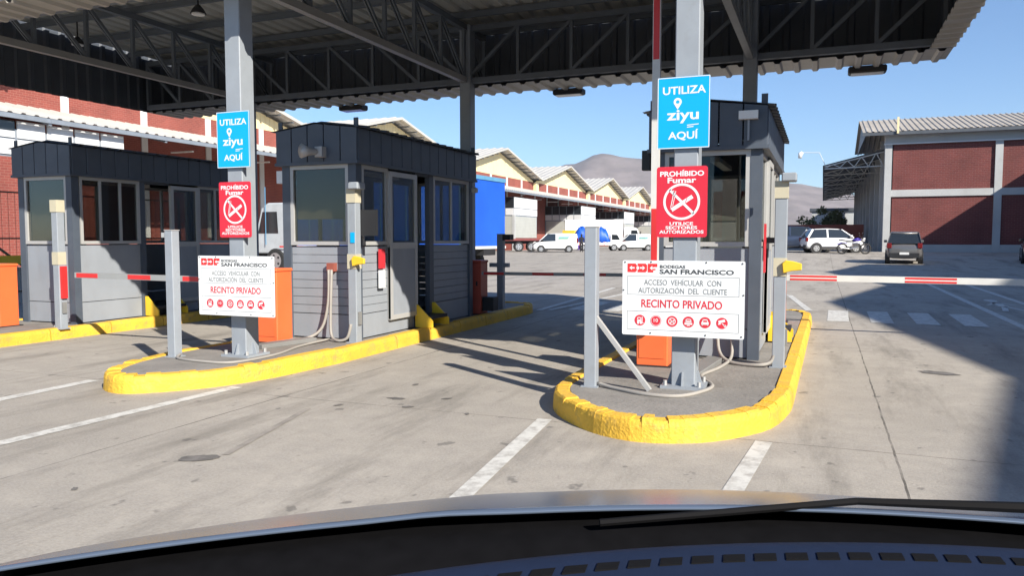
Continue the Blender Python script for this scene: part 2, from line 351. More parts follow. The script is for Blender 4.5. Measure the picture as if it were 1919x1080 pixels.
island([(-5.75,4.86), (-5.50,4.90), (-5.10,5.35), (-4.90,5.9), (-4.80,7.0), (-4.82,13.0), (-5.0,13.5), (-6.2,13.5), (-6.42,13.0), (-6.44,6.2), (-6.30,5.5), (-6.05,5.03)], 'rounded concrete island with yellow kerb under the booth with the open sliding door')
island([(-10.3,4.9), (-9.8,5.2), (-9.42,5.9), (-9.38,13.0), (-9.6,13.4), (-10.9,13.4), (-11.1,13.0), (-11.1,5.9), (-10.75,5.1)], 'yellow kerbed island under the booth on the far side of the lane')

# ------------------------------------------------------------------ gate canopy
XL, XR, YF, YB, ZS = -12.65, 1.55, 5.75, 12.55, 3.88
can = thing('gate_canopy', 'large dark steel canopy with lattice trusses and corrugated roof over the booths', 'canopy', (-5.5, 9, 0))
TX = (-10.05, -5.52, -1.02); TY = (6.33, 11.75)
for X in TX:
    for Y in TY:
        c = MB().box(X - .095, X + .095, Y - .10, Y + .10, .15, 4.85).build('column', 'steel_light', can, bevel=.008)
        MB().box(X - .17, X + .17, Y - .17, Y + .17, .138, .165).build('base_plate', 'steel_light', c)
        for sx, sy in ((1,0), (-1,0), (0,1), (0,-1)):
            p0 = Vector((X + sx * .095, Y + sy * .10, .165)); o_ = Vector((sx, sy, 0)); t_ = Vector((-sy, sx, 0)) * .006
            MB().prism([p0 - t_, p0 - t_ + o_ * .05, p0 - t_ + o_ * .015 + Vector((0,0,.11)), p0 - t_ + Vector((0,0,.11))], t_ * 2).build('gusset', 'steel_light', c)
        for sx in (-1, 1):
            for sy in (-1, 1): MB().tube([(X + sx * .135, Y + sy * .135, .16), (X + sx * .135, Y + sy * .135, .205)], .016, 6).build('bolt', 'alu', c)
def truss(a, b, n, flip=False, light=False):
    a = Vector(a); b = Vector(b); t = None; zt = .85
    t = MB().bar(a, b, .09, .09).build('truss', 'chord_light' if light else 'steel_truss', can)
    MB().bar(a + Vector((0,0,zt)), b + Vector((0,0,zt)), .09, .09).build('top_chord', 'steel_truss', t)
    for k in range(n + 1):
        p = a.lerp(b, k / n); MB().bar(p + Vector((0,0,.045)), p + Vector((0,0,zt - .045)), .05).build('vertical', 'steel_truss', t)
        if k < n:
            q = a.lerp(b, (k + 1) / n); lo, hi = (p, q) if flip else (q, p)
            for s_ in (-.022, .022):
                d = (b - a).normalized().cross(Vector((0,0,1))) * s_
                MB().bar(hi + d + Vector((0,0,zt - .03)), lo + d + Vector((0,0,.03)), .018, .05).build('diagonal', 'steel_truss', t)
for Y in TY:
    for x0, x1, fl in ((XL + .12, TX[0], False), (TX[0], TX[1], False), (TX[1], TX[2], True), (TX[2], XR - .12, True)):
        truss((x0, Y, 3.95), (x1, Y, 3.95), max(2, round((x1 - x0) / .9)), fl)
for X in TX: truss((X, YF + .12, 3.951), (X, YB - .12, 3.951), 8, False, True)
for k in range(7): MB().bar((XL + .08, 5.95 + k * 1.08, 4.905), (XR - .08, 5.95 + k * 1.08, 4.905), .06, .09).build('purlin', 'steel_truss', can)
k = 0; x = XL + .06
while x < XR - .1:
    x1 = min(x + 1.0, XR - .06); MB().corr((x, YB - .07, 4.955), (x1 - x, 0, 0), (0, -(YB - YF - .3), .10), .25, -.04).build('roof_sheet', 'roof_under', can); x = x1
def clad(o, u, z0, z1, name='fascia_sheet', m='fascia_dark', flip=1):
    L = Vector(u).length; n = max(1, round(L / 1.2)); uu = Vector(u) / n
    for k in range(n): MB().corr(Vector(o) + uu * k + Vector((0,0,z0)), uu, (0,0,z1 - z0), .30, .03 * flip).build(name, m, can)
clad((XL, YB, 0), (XR - XL, 0, 0), ZS, 5.55); clad((XL, YF, 0), (XR - XL, 0, 0), ZS, 5.55, flip=-1)
clad((XL, YF, 0), (0, YB - YF, 0), ZS, 5.55); clad((XR, YF, 0), (0, YB - YF, 0), ZS, 5.55, flip=-1)
mat('soffit', (.40,.38,.34), .5, .1, .1, 2)
def soffit(x0, x1, y0, y1, along):
    n = max(1, round(((x1 - x0) if along == 'x' else (y1 - y0)) / 1.5))
    for k in range(n):
        if along == 'x':
            d = (x1 - x0) / n; MB().corr((x0 + d * k, y0, ZS), (d, 0, 0), (0, y1 - y0, 0), .25, -.035).build('soffit_sheet', 'soffit', can)
        else:
            d = (y1 - y0) / n; MB().corr((x0, y0 + d * k, ZS), (0, d, 0), (x1 - x0, 0, 0), .25, .035).build('soffit_sheet', 'soffit', can)
soffit(XL, XR, 11.82, YB, 'x'); soffit(XL, XR, YF, 6.25, 'x'); soffit(1.26, XR, 6.27, 11.80, 'y')
for X, s_ in ((-8.35, 'far edge of the canopy between the first two lanes'), (-4.05, 'far edge of the canopy over the middle lane'), (.55, 'far edge of the canopy by its right corner')):
    f = thing('floodlight', 'black floodlight hanging from the ' + s_, 'floodlight', (X, YB + .1, 3.78), group='floodlights under the canopy edge')
    MB().box(X - .26, X + .26, YB + .0, YB + .24, 3.78, 3.88).build('housing', 'black', f, bevel=.02)
    MB().box(X - .20, X - .17, YB, YB + .04, 3.86, 3.96).build('bracket', 'black', f); MB().box(X + .17, X + .20, YB, YB + .04, 3.86, 3.96).build('bracket', 'black', f)
    MB().box(X - .22, X + .22, YB + .02, YB + .22, 3.772, 3.78).build('lens', 'lamp_clear', f)
for X, Y, s_ in ((-11.3, 9.2, 'over the far left booth roof'), (-8.2, 8.6, 'over the lane with the grey arm')):
    f = thing('ceiling_lamp', 'round black lamp hung under the canopy ' + s_, 'lamp', (X, Y, 4.8), group='ceiling lamps under the canopy')
    MB().tube([(X, Y, 4.95), (X, Y, 4.6)], .012, 6).build('stem', 'black', f); MB().tube([(X, Y, 4.62), (X, Y, 4.56), (X, Y, 4.50)], [.03, .08, .11], 14).build('shade', 'black', f, True)
    MB().tube([(X, Y, 4.50), (X, Y, 4.485)], .09, 14).build('diffuser', 'lamp_white', f)

# ------------------------------------------------------------------ signs
def plate(root, x0, x1, z0, z1, y, m, r=.012):
    c = []
    for cx, cz, a0 in ((x1 - r, z1 - r, 0), (x0 + r, z1 - r, 90), (x0 + r, z0 + r, 180), (x1 - r, z0 + r, 270)):
        c += [(cx + r * math.cos(R(a0 + 30 * k)), y, cz + r * math.sin(R(a0 + 30 * k))) for k in range(4)]
    return MB().prism(c, (0, .006, 0)).build('panel', m, root)
def ring_outline(root, x0, x1, z0, z1, y, t, m):
    b = MB()
    for q in ((x0, x1, z0, z0 + t), (x0, x1, z1 - t, z1), (x0, x0 + t, z0 + t, z1 - t), (x1 - t, x1, z0 + t, z1 - t)): b.quad((q[0], y, q[2]), (q[1], y, q[2]), (q[1], y, q[3]), (q[0], y, q[3]))
    return b.build('border', m, root)
def line2(b, x0, z0, x1, z1, w_, y):
    d = Vector((x1 - x0, 0, z1 - z0)).normalized(); n_ = Vector((-d.z, 0, d.x)) * w_ / 2; a = Vector((x0, y, z0)); c = Vector((x1, y, z1)); b.quad(a - n_, c - n_, c + n_, a + n_); return b
def blue_sign(x0, z0, y, where):
    W, H = .41, .56; r = thing('information_sign', 'blue UTILIZA AQUÍ sign with white map pin ' + where, 'sign', (x0 + W / 2, y, z0)); cx = x0 + W / 2; e = y - .0015
    plate(r, x0, x0 + W, z0, z0 + H, y, 'sign_blue'); ring_outline(r, x0 + .002, x0 + W - .002, z0 + .002, z0 + H - .002, e, .006, 'sign_white')
    text('UTILIZA', cx + .005, z0 + .455, .335, .062, e, 'sign_white', r, .022)
    b = disc(MB(), cx - .045, z0 + .365, .032, e, 20, .014); b.quad((cx - .074, e - .0004, z0 + .352), (cx - .016, e - .0004, z0 + .352), (cx - .045, e - .0004, z0 + .305)); b.build('map_pin', 'sign_white', r)
    text('ziyu', cx - .005, z0 + .250, .25, .105, e, 'sign_white', r, .022)
    b = MB(); line2(b, cx + .03, z0 + .180, cx + .12, z0 + .186, .007, e); line2(b, cx + .03, z0 + .165, cx + .08, z0 + .168, .007, e); b.build('underline', 'sign_white', r)
    text('AQUÍ', cx, z0 + .105, .235, .085, e, 'sign_white', r, .022)
    for zz in (z0 + .08, z0 + H - .08): MB().box(cx - .03, cx + .03, y + .006, 6.24, zz - .02, zz + .02).build('bracket', 'steel_light', r)
def red_sign(x0, z0, y, where):
    W, H = .40, .56; r = thing('no_smoking_sign', 'red PROHIBIDO FUMAR sign with crossed cigarette ' + where, 'sign', (x0 + W / 2, y, z0)); cx = x0 + W / 2; e = y - .0015
    plate(r, x0, x0 + W, z0, z0 + H, y, 'sign_red', .02)
    text('PROHÍBIDO', cx, z0 + .508, .345, .052, e, 'sign_white', r, .03); text('Fumar', cx, z0 + .452, .225, .046, e, 'sign_white', r, .03)
    c = z0 + .282; b = disc(MB(), cx, c, .145, e, 40, .126); line2(b, cx - .095, c + .095, cx + .095, c - .095, .020, e); b.build('prohibition_ring', 'sign_white', r)
    b = MB(); line2(b, cx - .082, c - .068, cx + .085, c + .040, .030, e - .0006); b.build('cigarette', 'sign_white', r)
    b = MB(); line2(b, cx + .028, c - .012, cx + .044, c + .028, .005, e - .001); line2(b, cx - .073, c - .078, cx - .085, c - .057, .006, e - .001); b.build('cigarette_band', 'sign_red', r)
    b = MB(); line2(b, cx - .085, c - .045, cx - .070, c + .03, .006, e); line2(b, cx - .070, c + .03, cx - .062, c + .09, .006, e); line2(b, cx - .070, c - .035, cx - .056, c + .03, .005, e); line2(b, cx - .056, c + .03, cx - .046, c + .085, .005, e); b.build('smoke', 'sign_white', r)
    text('UTILICE', cx, z0 + .108, .185, .026, e, 'sign_white', r, .03); text('SECTORES', cx, z0 + .076, .25, .026, e, 'sign_white', r, .03); text('AUTORIZADOS', cx, z0 + .042, .35, .027, e, 'sign_white', r, .03)
    for zz in (z0 + .08, z0 + H - .08): MB().box(cx - .03, cx + .03, y + .006, 6.24, zz - .02, zz + .02).build('bracket', 'steel_light', r)
def white_sign(x0, z0, y, where):
    W, H = .95, .60; r = thing('access_sign', 'wide white RECINTO PRIVADO board with red pictograms ' + where, 'sign', (x0 + W / 2, y, z0)); e = y - .0015
    plate(r, x0, x0 + W, z0, z0 + H, y, 'sign_white', .012)
    lx = x0 + .04; lz = z0 + .505
    for k in range(3):                                            # three blocky red letters with white arrows
        a = lx + k * .082; b = MB(); w_ = .076; h_ = .07
        pts = [(0,0), (w_,0), (w_,h_), (0,h_)]
        if k == 0: pts = [(0,0), (w_ - .012,0), (w_,.012), (w_,.026), (w_ - .006,.035), (w_,.044), (w_,h_ - .012), (w_ - .012,h_), (0,h_)]
        if k == 1: pts = [(0,0), (w_ - .012,0), (w_,.012), (w_,h_ - .012), (w_ - .012,h_), (0,h_), (0,h_ - .022), (.012,h_ - .022), (.012,.022), (0,.022)]
        if k == 2: pts = [(.0,0), (.044,0), (.044,.018), (w_ - .014,.018), (w_ - .014,.030), (w_ - .026,.030), (w_ - .026,.044), (w_,.044), (w_,h_), (.0,h_)]
        b.quad(*[(a + px, e, lz + pz) for px, pz in pts]); b.build('logo_letter', 'ink_logo', r)
        s_ = 1 if k == 1 else -1; c0 = a + w_ / 2; cz = lz + h_ / 2; b = MB(); b.quad((c0 + s_ * .022, e - .0006, cz), (c0 + s_ * .002, e - .0006, cz + .018), (c0 + s_ * .002, e - .0006, cz - .018)); line2(b, c0 - s_ * .020, cz, c0 + s_ * .004, cz, .012, e - .0006); b.build('logo_arrow', 'sign_white', r)
    text('BODEGAS', x0 + .40, z0 + .552, .20, .026, e, 'ink_dark', r, .03); text('SAN FRANCISCO', x0 + .583, z0 + .513, .57, .038, e, 'ink_dark', r, .03)
    ring_outline(r, x0 + .04, x0 + .91, z0 + .325, z0 + .475, e, .003, 'ink_grey')
    text('ACCESO  VEHÍCULAR  CON', x0 + .475, z0 + .432, .60, .056, e, 'ink_grey', r, .008); text('AUTORIZACIÓN  DEL  CLIENTE', x0 + .475, z0 + .367, .69, .056, e, 'ink_grey', r, .008)
    text('RECINTO PRIVADO', x0 + .47, z0 + .257, .63, .066, e, 'ink_red', r, .02)
    ring_outline(r, x0 + .04, x0 + .91, z0 + .045, z0 + .195, e, .003, 'ink_grey')
    for k in range(6):
        cx = x0 + .145 + k * .128; cz = z0 + .12; g = disc(MB(), cx, cz, .044, e, 28).build('pictogram', 'ink_red', r); b = MB(); q = e - .0008
        L = lambda a, b_, c_, d_, t=.006: line2(b, cx + a, cz + b_, cx + c_, cz + d_, t, q)
        if k == 0: L(.018,.028,.018,-.022); L(.018,-.022,.03,-.022); L(-.022,-.005,.012,-.005,.018); L(-.018,.022,.004,.022); L(-.018,.022,-.018,0); L(.004,.022,.010,0); disc(b, cx - .014, cz - .022, .009, q, 12); disc(b, cx + .008, cz - .022, .009, q, 12)
        if k == 1: disc(b, cx, cz, .040, q, 28, .037)
        if k == 2: disc(b, cx, cz, .029, q, 24, .023); L(-.018,.018,.018,-.018); L(-.016,-.014,.018,.010,.008)
        if k == 3: L(-.03,-.014,.03,-.014,.014); L(-.026,.004,.026,.004,.010); L(-.014,.022,.014,.022); L(-.014,.022,-.024,.004); L(.014,.022,.024,.004); L(-.012,-.028,.012,-.028,.006)
        if k == 4: L(-.028,-.006,.028,-.006,.020); L(-.015,.022,.015,.022,.008); L(-.015,.022,-.02,.004); L(.015,.022,.02,.004); L(-.02,-.022,-.02,-.012,.010); L(.02,-.022,.02,-.012,.010)
        if k == 5: L(-.026,.008,.022,.022,.020); L(.0,-.002,.02,-.018); disc(b, cx + .024, cz - .022, .010, q, 12, .004); L(-.028,-.008,-.01,-.004,.010)
        b.build('pictogram_shape', 'sign_white', g)
        if k == 1: text('10', cx, cz + .004, .034, .028, q, 'sign_white', g, .01)
    for px, pz in ((.02,.585), (.23,.588), (.66,.588), (.93,.582), (.94,.34), (.23,.02), (.93,.02), (.66,.02), (.01,.36)): b = disc(MB(), x0 + px, z0 + pz, .007, e - .002, 8); b.build('bolt', 'ink_dark', r)
    for xx in (x0 + .30, x0 + .60): MB().box(xx - .02, xx + .02, y + .006, y + .03, z0 + .04, z0 + H - .04).build('rail', 'steel_light', r)
    MB().box(x0 + .30, x0 + .62, y + .03, 6.24, z0 + .25, z0 + .31).build('bracket', 'steel_light', r)
for bx, rx, wx, s_ in ((-5.71, -5.705, -5.90, 'on the column with the low loose cable'), (-1.245, -1.245, -1.49, 'on the column beside the braced post')):
    blue_sign(bx, 2.06, 6.20, s_); red_sign(rx, 1.36, 6.205, s_); white_sign(wx, .575, 6.10, s_)

# ------------------------------------------------------------------ posts, readers, barriers
def post(x, y, z1, label, w_=.10, name='steel_post', cap=True):
    r = thing(name, label, 'post', (x, y, .15)); MB().box(x - w_ / 2, x + w_ / 2, y - w_ / 2, y + w_ / 2, .138, z1).build('shaft', 'steel_light', r, bevel=.006)
    MB().box(x - w_ / 2 - .02, x + w_ / 2 + .02, y - w_ / 2 - .02, y + w_ / 2 + .02, .137, .152).build('foot_plate', 'steel_light', r)
    if cap: MB().box(x - w_ / 2 - .003, x + w_ / 2 + .003, y - w_ / 2 - .003, y + w_ / 2 + .003, z1, z1 + .008).build('cap', 'alu', r)
    return r
p = post(-6.12, 5.98, 1.43, 'plain grey square post at the nose of the middle island')
MB().box(-6.22, -6.17, 5.94, 6.02, 1.36, 1.41).build('lock_box', 'alu', p)
p = post(-1.73, 6.04, 1.44, 'grey square post held by a diagonal brace beside the sign column')
MB().bar((-1.70, 6.04, .72), (-1.24, 6.00, .15), .035).build('brace', 'alu', p)
def reader(x, y, z1, label, arm, camera_box=True):
    p = post(x, y, z1, label, .11, 'card_reader_post', False)
    MB().box(x - .06, x + .06, y - .065, y + .06, z1 - .16, z1 + .0).build('top_bracket', 'beige', p)
    if camera_box: MB().box(x + .0, x + .13, y - .12, y + .05, z1 - .01, z1 + .07).build('camera_box', 'steel_light', p, bevel=.01)
    MB().box(x - .058, x + .058, y - .062, y + .058, 1.0, 1.17).build('reader_bracket', 'beige', p)
    if arm:
        MB().prism([(x + .03, y - .10, 1.03), (x + .10, y - .10, 1.05), (x + .19, y - .10, 1.06), (x + .19, y - .10, 1.12), (x + .12, y - .10, 1.14), (x + .05, y - .10, 1.15), (x + .02, y - .10, 1.12)], (0, .035, 0)).build('reader', 'yellow', p, bevel=.006)
    MB().box(x + .055, x + .075, y - .03, y + .03, .35, .50).build('junction_box', 'tray', p)
    return p
p = reader(-5.02, 7.60, 1.92, 'grey card reader post with yellow reader and blue sticker beside the booth wall', True)
MB().box(-5.03, -4.975, 7.536, 7.542, 1.30, 1.42).build('sticker', 'sign_blue', p)
MB().box(-4.98, -4.76, 7.66, 7.70, 1.38, 1.68).build('screen', 'black', p)
reader(-.36, 7.60, 1.88, 'grey card reader post with yellow reader at the long red and white arm', True)
p = reader(-9.45, 7.30, 1.86, 'grey reader post before the booth across the lane', False, False)
MB().box(-9.40, -9.36, 7.26, 7.34, .55, .98).build('arm_cradle', 'arm_red', p)
p = post(-5.10, 12.18, 1.42, 'grey catch post with side bracket at the far end of the island', .11)
MB().box(-5.30, -4.95, 12.14, 12.22, .86, .93).build('crossbar', 'steel_light', p); MB().box(-5.04, -4.90, 12.1, 12.26, 1.32, 1.42).build('bracket', 'black', p)
def cabinet(x, y, m, label, h=.97):
    r = thing('barrier_cabinet', label, 'barrier', (x, y, .15)); b = MB().box(x - .15, x + .15, y - .14, y + .14, .14, h).build('housing', m, r, bevel=.012)
    MB().box(x - .16, x + .16, y - .15, y + .15, h - .005, h + .035).build('lid', m, r, bevel=.012); MB().box(x - .12, x + .12, y - .146, y - .1405, .22, h - .1).build('door', m, r)
    MB().box(x + .07, x + .10, y - .152, y - .146, .60, .67).build('lock', 'black', r); MB().box(x - .18, x + .18, y - .17, y + .17, .13, .155).build('base', 'black', r)
    return r
def arm(r, a, b, seg, w_=.045, h=.09, m0='arm_white', two=False):
    a = Vector(a); b = Vector(b); n = round((b - a).length / seg); t = MB().bar(a, b, w_, h).build('arm', m0, r)
    for k in range(0, n, 2):
        for dz_, hh in (((-.27, .30), (.27, .30)) if two else ((0, .8),)): o_ = Vector((0, 0, dz_ * h)); MB().bar(a.lerp(b, (k + .08) / n) + o_, a.lerp(b, (k + .92) / n) + o_, w_ + .006, h * hh).build('red_band', 'arm_red', t)
    return t
r = cabinet(-5.93, 7.30, 'orange', 'orange barrier cabinet behind the white board on the middle island'); mat('arm_grey', (.30,.31,.31), .5)
arm(r, (-5.8, 7.10, .86), (-8.9, 7.10, .88), .42, .04, .07, 'arm_grey'); MB().tube([(-5.85, 7.17, .86), (-5.85, 7.07, .86)], .05, 12).build('pivot', 'black', r)
r = cabinet(-1.47, 7.33, 'orange', 'orange barrier cabinet with raised arm behind the white board')
arm(r, (-1.44, 7.12, .55), (-1.44, 7.12, 4.05), 1.05, .05, .07); MB().tube([(-1.44, 7.19, .56), (-1.44, 7.08, .56)], .05, 12).build('pivot', 'black', r)
cabinet(-10.47, 7.2, 'orange', 'orange barrier cabinet beside the booth across the lane')
r = cabinet(-5.15, 11.25, 'orange_shaded', 'orange barrier cabinet, colour darkened for shade, behind the open sliding door'); arm(r, (-4.97, 11.10, .80), (-1.7, 11.10, .82), .42, .03, .05, 'arm_grey')
MB().box(-4.99, -4.80, 11.15, 11.35, .2, .42).build('motor_box', 'black', r)
r = cabinet(-.62, 11.75, 'orange', 'orange barrier cabinet holding the long red and white arm'); arm(r, (-.47, 11.55, .80), (4.6, 11.55, .78), .70, .05, .085, two=True)
# cable trays and cables on the islands
def cable(pts, r_, label, m='cable', group=None):
    out = []; P_ = [Vector(p) for p in pts]
    for k in range(len(P_) - 1):
        p0, p1, p2, p3 = P_[max(k - 1, 0)], P_[k], P_[k + 1], P_[min(k + 2, len(P_) - 1)]
        for t in (0, .2, .4, .6, .8): out.append(.5 * ((2 * p1) + (p2 - p0) * t + (2 * p0 - 5 * p1 + 4 * p2 - p3) * t * t + (3 * p1 - p0 - 3 * p2 + p3) * t ** 3))
    out.append(P_[-1]); return tag(MB().tube(out, r_, 6).build('cable', m, smooth=True), label, 'cable', group)
cable([(-6.05,5.98,.17), (-5.95,5.85,.155), (-5.6,5.78,.155), (-5.25,5.85,.155), (-5.2,6.4,.155), (-5.35,7.0,.158), (-5.35,7.55,.17)], .014, 'loose grey cable lying along the middle island from the plain post')
cable([(-1.67,6.04,.17), (-1.5,5.95,.155), (-1.25,5.82,.155), (-1.0,5.83,.155), (-.86,6.05,.155), (-.80,6.35,.158), (-.95,6.75,.16), (-.85,7.3,.16), (-.80,7.75,.2), (-.82,7.86,.45)], .016, 'grey cable winding round the column foot beside the braced post')
cable([(-5.42,7.66,.98), (-5.42,7.64,.6), (-5.48,7.60,.3), (-5.6,7.5,.18), (-5.75,7.35,.165)], .018, 'grey conduit dropping from a box on the front of the middle booth')
cable([(-5.38,7.66,.98), (-5.38,7.63,.5), (-5.34,7.58,.22), (-5.2,7.5,.165), (-5.08,7.52,.2), (-5.04,7.54,.36)], .018, 'grey conduit looping from the booth front box to the reader post')
cable([(-.95,7.86,.5), (-.92,7.75,.25), (-.8,7.6,.165), (-.55,7.5,.165), (-.42,7.55,.2), (-.38,7.57,.36)], .018, 'grey conduit looping along the booth foot to the reader post')
cable([(-9.85,7.66,.9), (-9.85,7.6,.35), (-9.75,7.45,.17), (-9.55,7.28,.165)], .02, 'grey conduit dropping down the corner of the booth across the lane')
for (x0, y0, x1, y1, s_) in ((-5.72, 6.75, -5.55, 7.5, 'middle'), (-1.05, 6.6, -.95, 7.75, 'near')):
    tag(MB().bar((x0, y0, .165), (x1, y1, .165), .16, .05).build('cable_tray', 'tray', bevel=.006), 'flat dark grey cable cover lying on the %s island' % s_ if s_ == 'middle' else 'flat grey cable cover lying behind the column beside the braced post', 'cable cover')

# fence behind the booth across the lane
r = thing('mesh_fence', 'rusty mesh fence with yellow rail behind the booth across the lane', 'fence', (-15.5, 12, 0)); mat('rust', (.13,.10,.06), .8, 0, .3, 4)
for k in range(5): MB().tube([(-15.5, 8.6 + 1.7 * k, 0), (-15.5, 8.6 + 1.7 * k, 2.4)], .035, 8).build('fence_post', 'rust', r)
for z in (.25, 1.35, 2.3): MB().tube([(-15.5, 8.6, z), (-15.5, 15.4, z)], .018, 6).build('fence_rail', 'rust', r)
MB().box(-15.44, -15.40, 8.6, 15.4, .82, 1.0).build('yellow_rail', 'yellow', r); MB().bar((-15.46, 10.3, 1.4), (-15.46, 12.0, .1), .04).build('fence_brace', 'rust', r)
for k in range(46): MB().tube([(-15.5, 8.7 + k * .145, .25), (-15.5, 8.7 + k * .145, 2.3)], .004, 4, False).build('wire', 'rust', r)
MB().box(-15.6, -15.55, 8.6, 15.4, 0, .75).build('base_wall', 'concrete_grey', r)
# ------------------------------------------------------------------ booths
def window(root, ax, p0, p1, z0, z1, pl, out, mull=0, fr='alu', gl='glass', blind=0):
    """ax 'x': window in a wall facing -Y/+Y at y=pl, spanning x p0..p1; ax 'y': wall at x=pl. out = outward sign"""
    def bx(a0, a1, c0, c1, d0, d1): return MB().box(a0, a1, pl + min(d0, d1) , pl + max(d0, d1), c0, c1) if ax == 'x' else MB().box(pl + min(d0, d1), pl + max(d0, d1), a0, a1, c0, c1)
    wn = bx(p0, p1, z0, z0 + .045, -.03 * out, .025 * out).build('window', fr, root)
    bx(p0, p1, z1 - .045, z1, -.03 * out, .025 * out).build('frame', fr, wn)
    for a in (p0, p1 - .045): bx(a, a + .045, z0 + .045, z1 - .045, -.03 * out, .024 * out).build('frame', fr, wn)
    for k in range(mull): a = p0 + (p1 - p0) * (k + 1) / (mull + 1); bx(a - .02, a + .02, z0 + .045, z1 - .045, -.02 * out, .015 * out).build('mullion', fr, wn)
    bx(p0 + .045, p1 - .045, z0 + .045, z1 - .045, -.006 * out, -.001 * out).build('pane', gl, wn)
    if blind: bx(p0 + .05, p1 - .05, z1 - .05 - (z1 - z0) * blind, z1 - .05, -.05 * out, -.045 * out).build('blind', 'blind', wn)
def boards(root, ax, p0, p1, z0, z1, pl, out, n):
    for k in range(n):
        a = z0 + (z1 - z0) * k / n; b = z0 + (z1 - z0) * (k + 1) / n - .006; lo, hi = sorted((pl - .03 * out, pl))
        (MB().box(p0, p1, lo, hi, a, b) if ax == 'x' else MB().box(lo, hi, p0, p1, a, b)).build('siding_board', 'booth_siding', root)
def booth(x0, x1, y0, y1, label, side, blind, nb=1):
    r = thing('guard_booth', label, 'booth', ((x0 + x1) / 2, (y0 + y1) / 2, .15)); ZB, Zs, Zh, Zt = .15, 1.27, 2.22, 2.63; pw = .11; xm = (x0 + x1) / 2
    for X in (x0, x1 - pw):
        for Y in (y0, y1 - pw): MB().box(X, X + pw, Y, Y + pw, ZB - .01, Zh).build('corner_post', 'booth_dark', r)
    MB().box(x0 + .065, x1 - .065, y0 + .065, y1 - .065, ZB - .005, ZB + .12).build('floor', 'booth_dark', r); MB().box(x0 + .03, x1 - .03, y0 + .03, y1 - .03, Zh, Zh + .03).build('ceiling', 'interior', r)
    for pl, o in ((y0 + .03, -1), (y1 - .03, 1)):
        MB().box(x0 + pw, x1 - pw, min(pl, pl - .03 * o), max(pl, pl - .03 * o), ZB + .01, .44).build('kick_plate', 'booth_siding', r)
        boards(r, 'x', x0 + pw, x1 - pw, .45, Zs - .01, pl, o, nb); window(r, 'x', x0 + pw, x1 - pw, Zs, Zh, pl, o, 0 if o < 0 else 1, blind=blind if o < 0 else 0)
    lst = [(x1 - .03, 1, side), (x0 + .03, -1, [('win', y0 + pw, y0 + 1.3, 1), ('panel', y0 + 1.3, y1 - 1.3), ('win', y1 - 1.3, y1 - pw, 1)])]
    for pl, o, sd_ in lst:
        for it in sd_:
            a, b = it[1], it[2]; lo, hi = sorted((pl, pl - .03 * o))
            if it[0] in ('win', 'panel'):
                MB().box(lo, hi, a, b, ZB + .01, .44).build('kick_plate', 'booth_siding', r); boards(r, 'y', a, b, .45, Zs - .01, pl, o, nb)
                if it[0] == 'win': window(r, 'y', a, b, Zs, Zh, pl, o, it[3])
                else: MB().box(lo, hi, a, b, Zs, Zh).build('wall_panel', 'booth_siding', r)
            elif it[0] == 'post': MB().box(lo - .02, hi + .02, a, b, ZB, Zh).build('door_post', 'booth_dark', r)
            elif it[0] == 'leaf':
                d = MB().box(pl + .03 * o - .015, pl + .03 * o + .015, a, b, .33, 1.24).build('sliding_door', 'booth_siding', r)
                X0, X1 = pl + .03 * o - .022, pl + .03 * o + .022
                for q in ((a, a + .06, .32, 2.19), (b - .06, b, .32, 2.19)): MB().box(X0, X1, *q).build('stile', 'alu', d)
                for q in ((.32, .38), (1.22, 1.30), (2.13, 2.19)): MB().box(X0, X1, a + .06, b - .06, *q).build('rail', 'alu', d)
                MB().box(pl + .03 * o - .003, pl + .03 * o + .003, a + .06, b - .06, 1.30, 2.13).build('pane', 'glass', d)
                if it[3]: MB().box(lo, hi, a, b - .02, ZB + .01, Zs).build('wall_panel', 'booth_siding', r)
            elif it[0] == 'open':
                MB().box(lo - .01, hi + .01, a, b, Zh - .03, Zh + .0).build('door_head', 'booth_dark', r)
                st = MB().box(x1 + .0, x1 + .24, a - .04, b + .04, .27, .31).build('step', 'black', r)
                for yy in (a - .06, b + .04): MB().prism([(x1, yy, .16), (x1 + .26, yy, .16), (x1 + .26, yy, .25), (x1 + .04, yy, .46), (x1, yy, .46)], (0, .02, 0)).build('step_side', 'yellow', st)
    # dark cladding band, panel by panel, then the roof
    ov = .05
    def band(ax, a0, a1, pl, o, n):
        for k in range(n):
            a = a0 + (a1 - a0) * k / n + .006; b = a0 + (a1 - a0) * (k + 1) / n - .006
            if ax == 'x':
                zt = lambda x: Zt + .07 * (1 - abs(x - xm) / ((x1 - x0) / 2 + ov)); pts = [(a, pl, Zh + .03), (b, pl, Zh + .03), (b, pl, zt(b))] + ([(xm, pl, zt(xm))] if a < xm < b else []) + [(a, pl, zt(a))]
                MB().prism(pts, (0, .03 * o, 0)).build('cladding_panel', 'booth_dark', r, bevel=.004)
            else: MB().box(min(pl, pl + .03 * o), max(pl, pl + .03 * o), a, b, Zh + .03, Zt).build('cladding_panel', 'booth_dark', r, bevel=.004)
    band('x', x0 - ov, x1 + ov, y0 - ov, 1, 5); band('x', x0 - ov, x1 + ov, y1 + ov, -1, 5)
    ny = round((y1 - y0) / .24); band('y', y0 - ov + .03, y1 + ov - .03, x1 + ov, -1, ny); band('y', y0 - ov + .03, y1 + ov - .03, x0 - ov, 1, ny)
    MB().box(x0 - ov - .01, x1 + ov + .01, y0 - ov - .01, y1 + ov + .01, Zh, Zh + .035).build('trim', 'booth_dark', r)
    for s_ in (1, -1):
        e = (x1 if s_ > 0 else x0) + s_ * (ov + .06); MB().corr((xm, y0 - ov - .02, Zt + .085), (0, y1 - y0 + 2 * ov + .04, 0), (e - xm, 0, -.085), .22, .03 * -s_).build('roof_sheet', 'booth_dark', r)
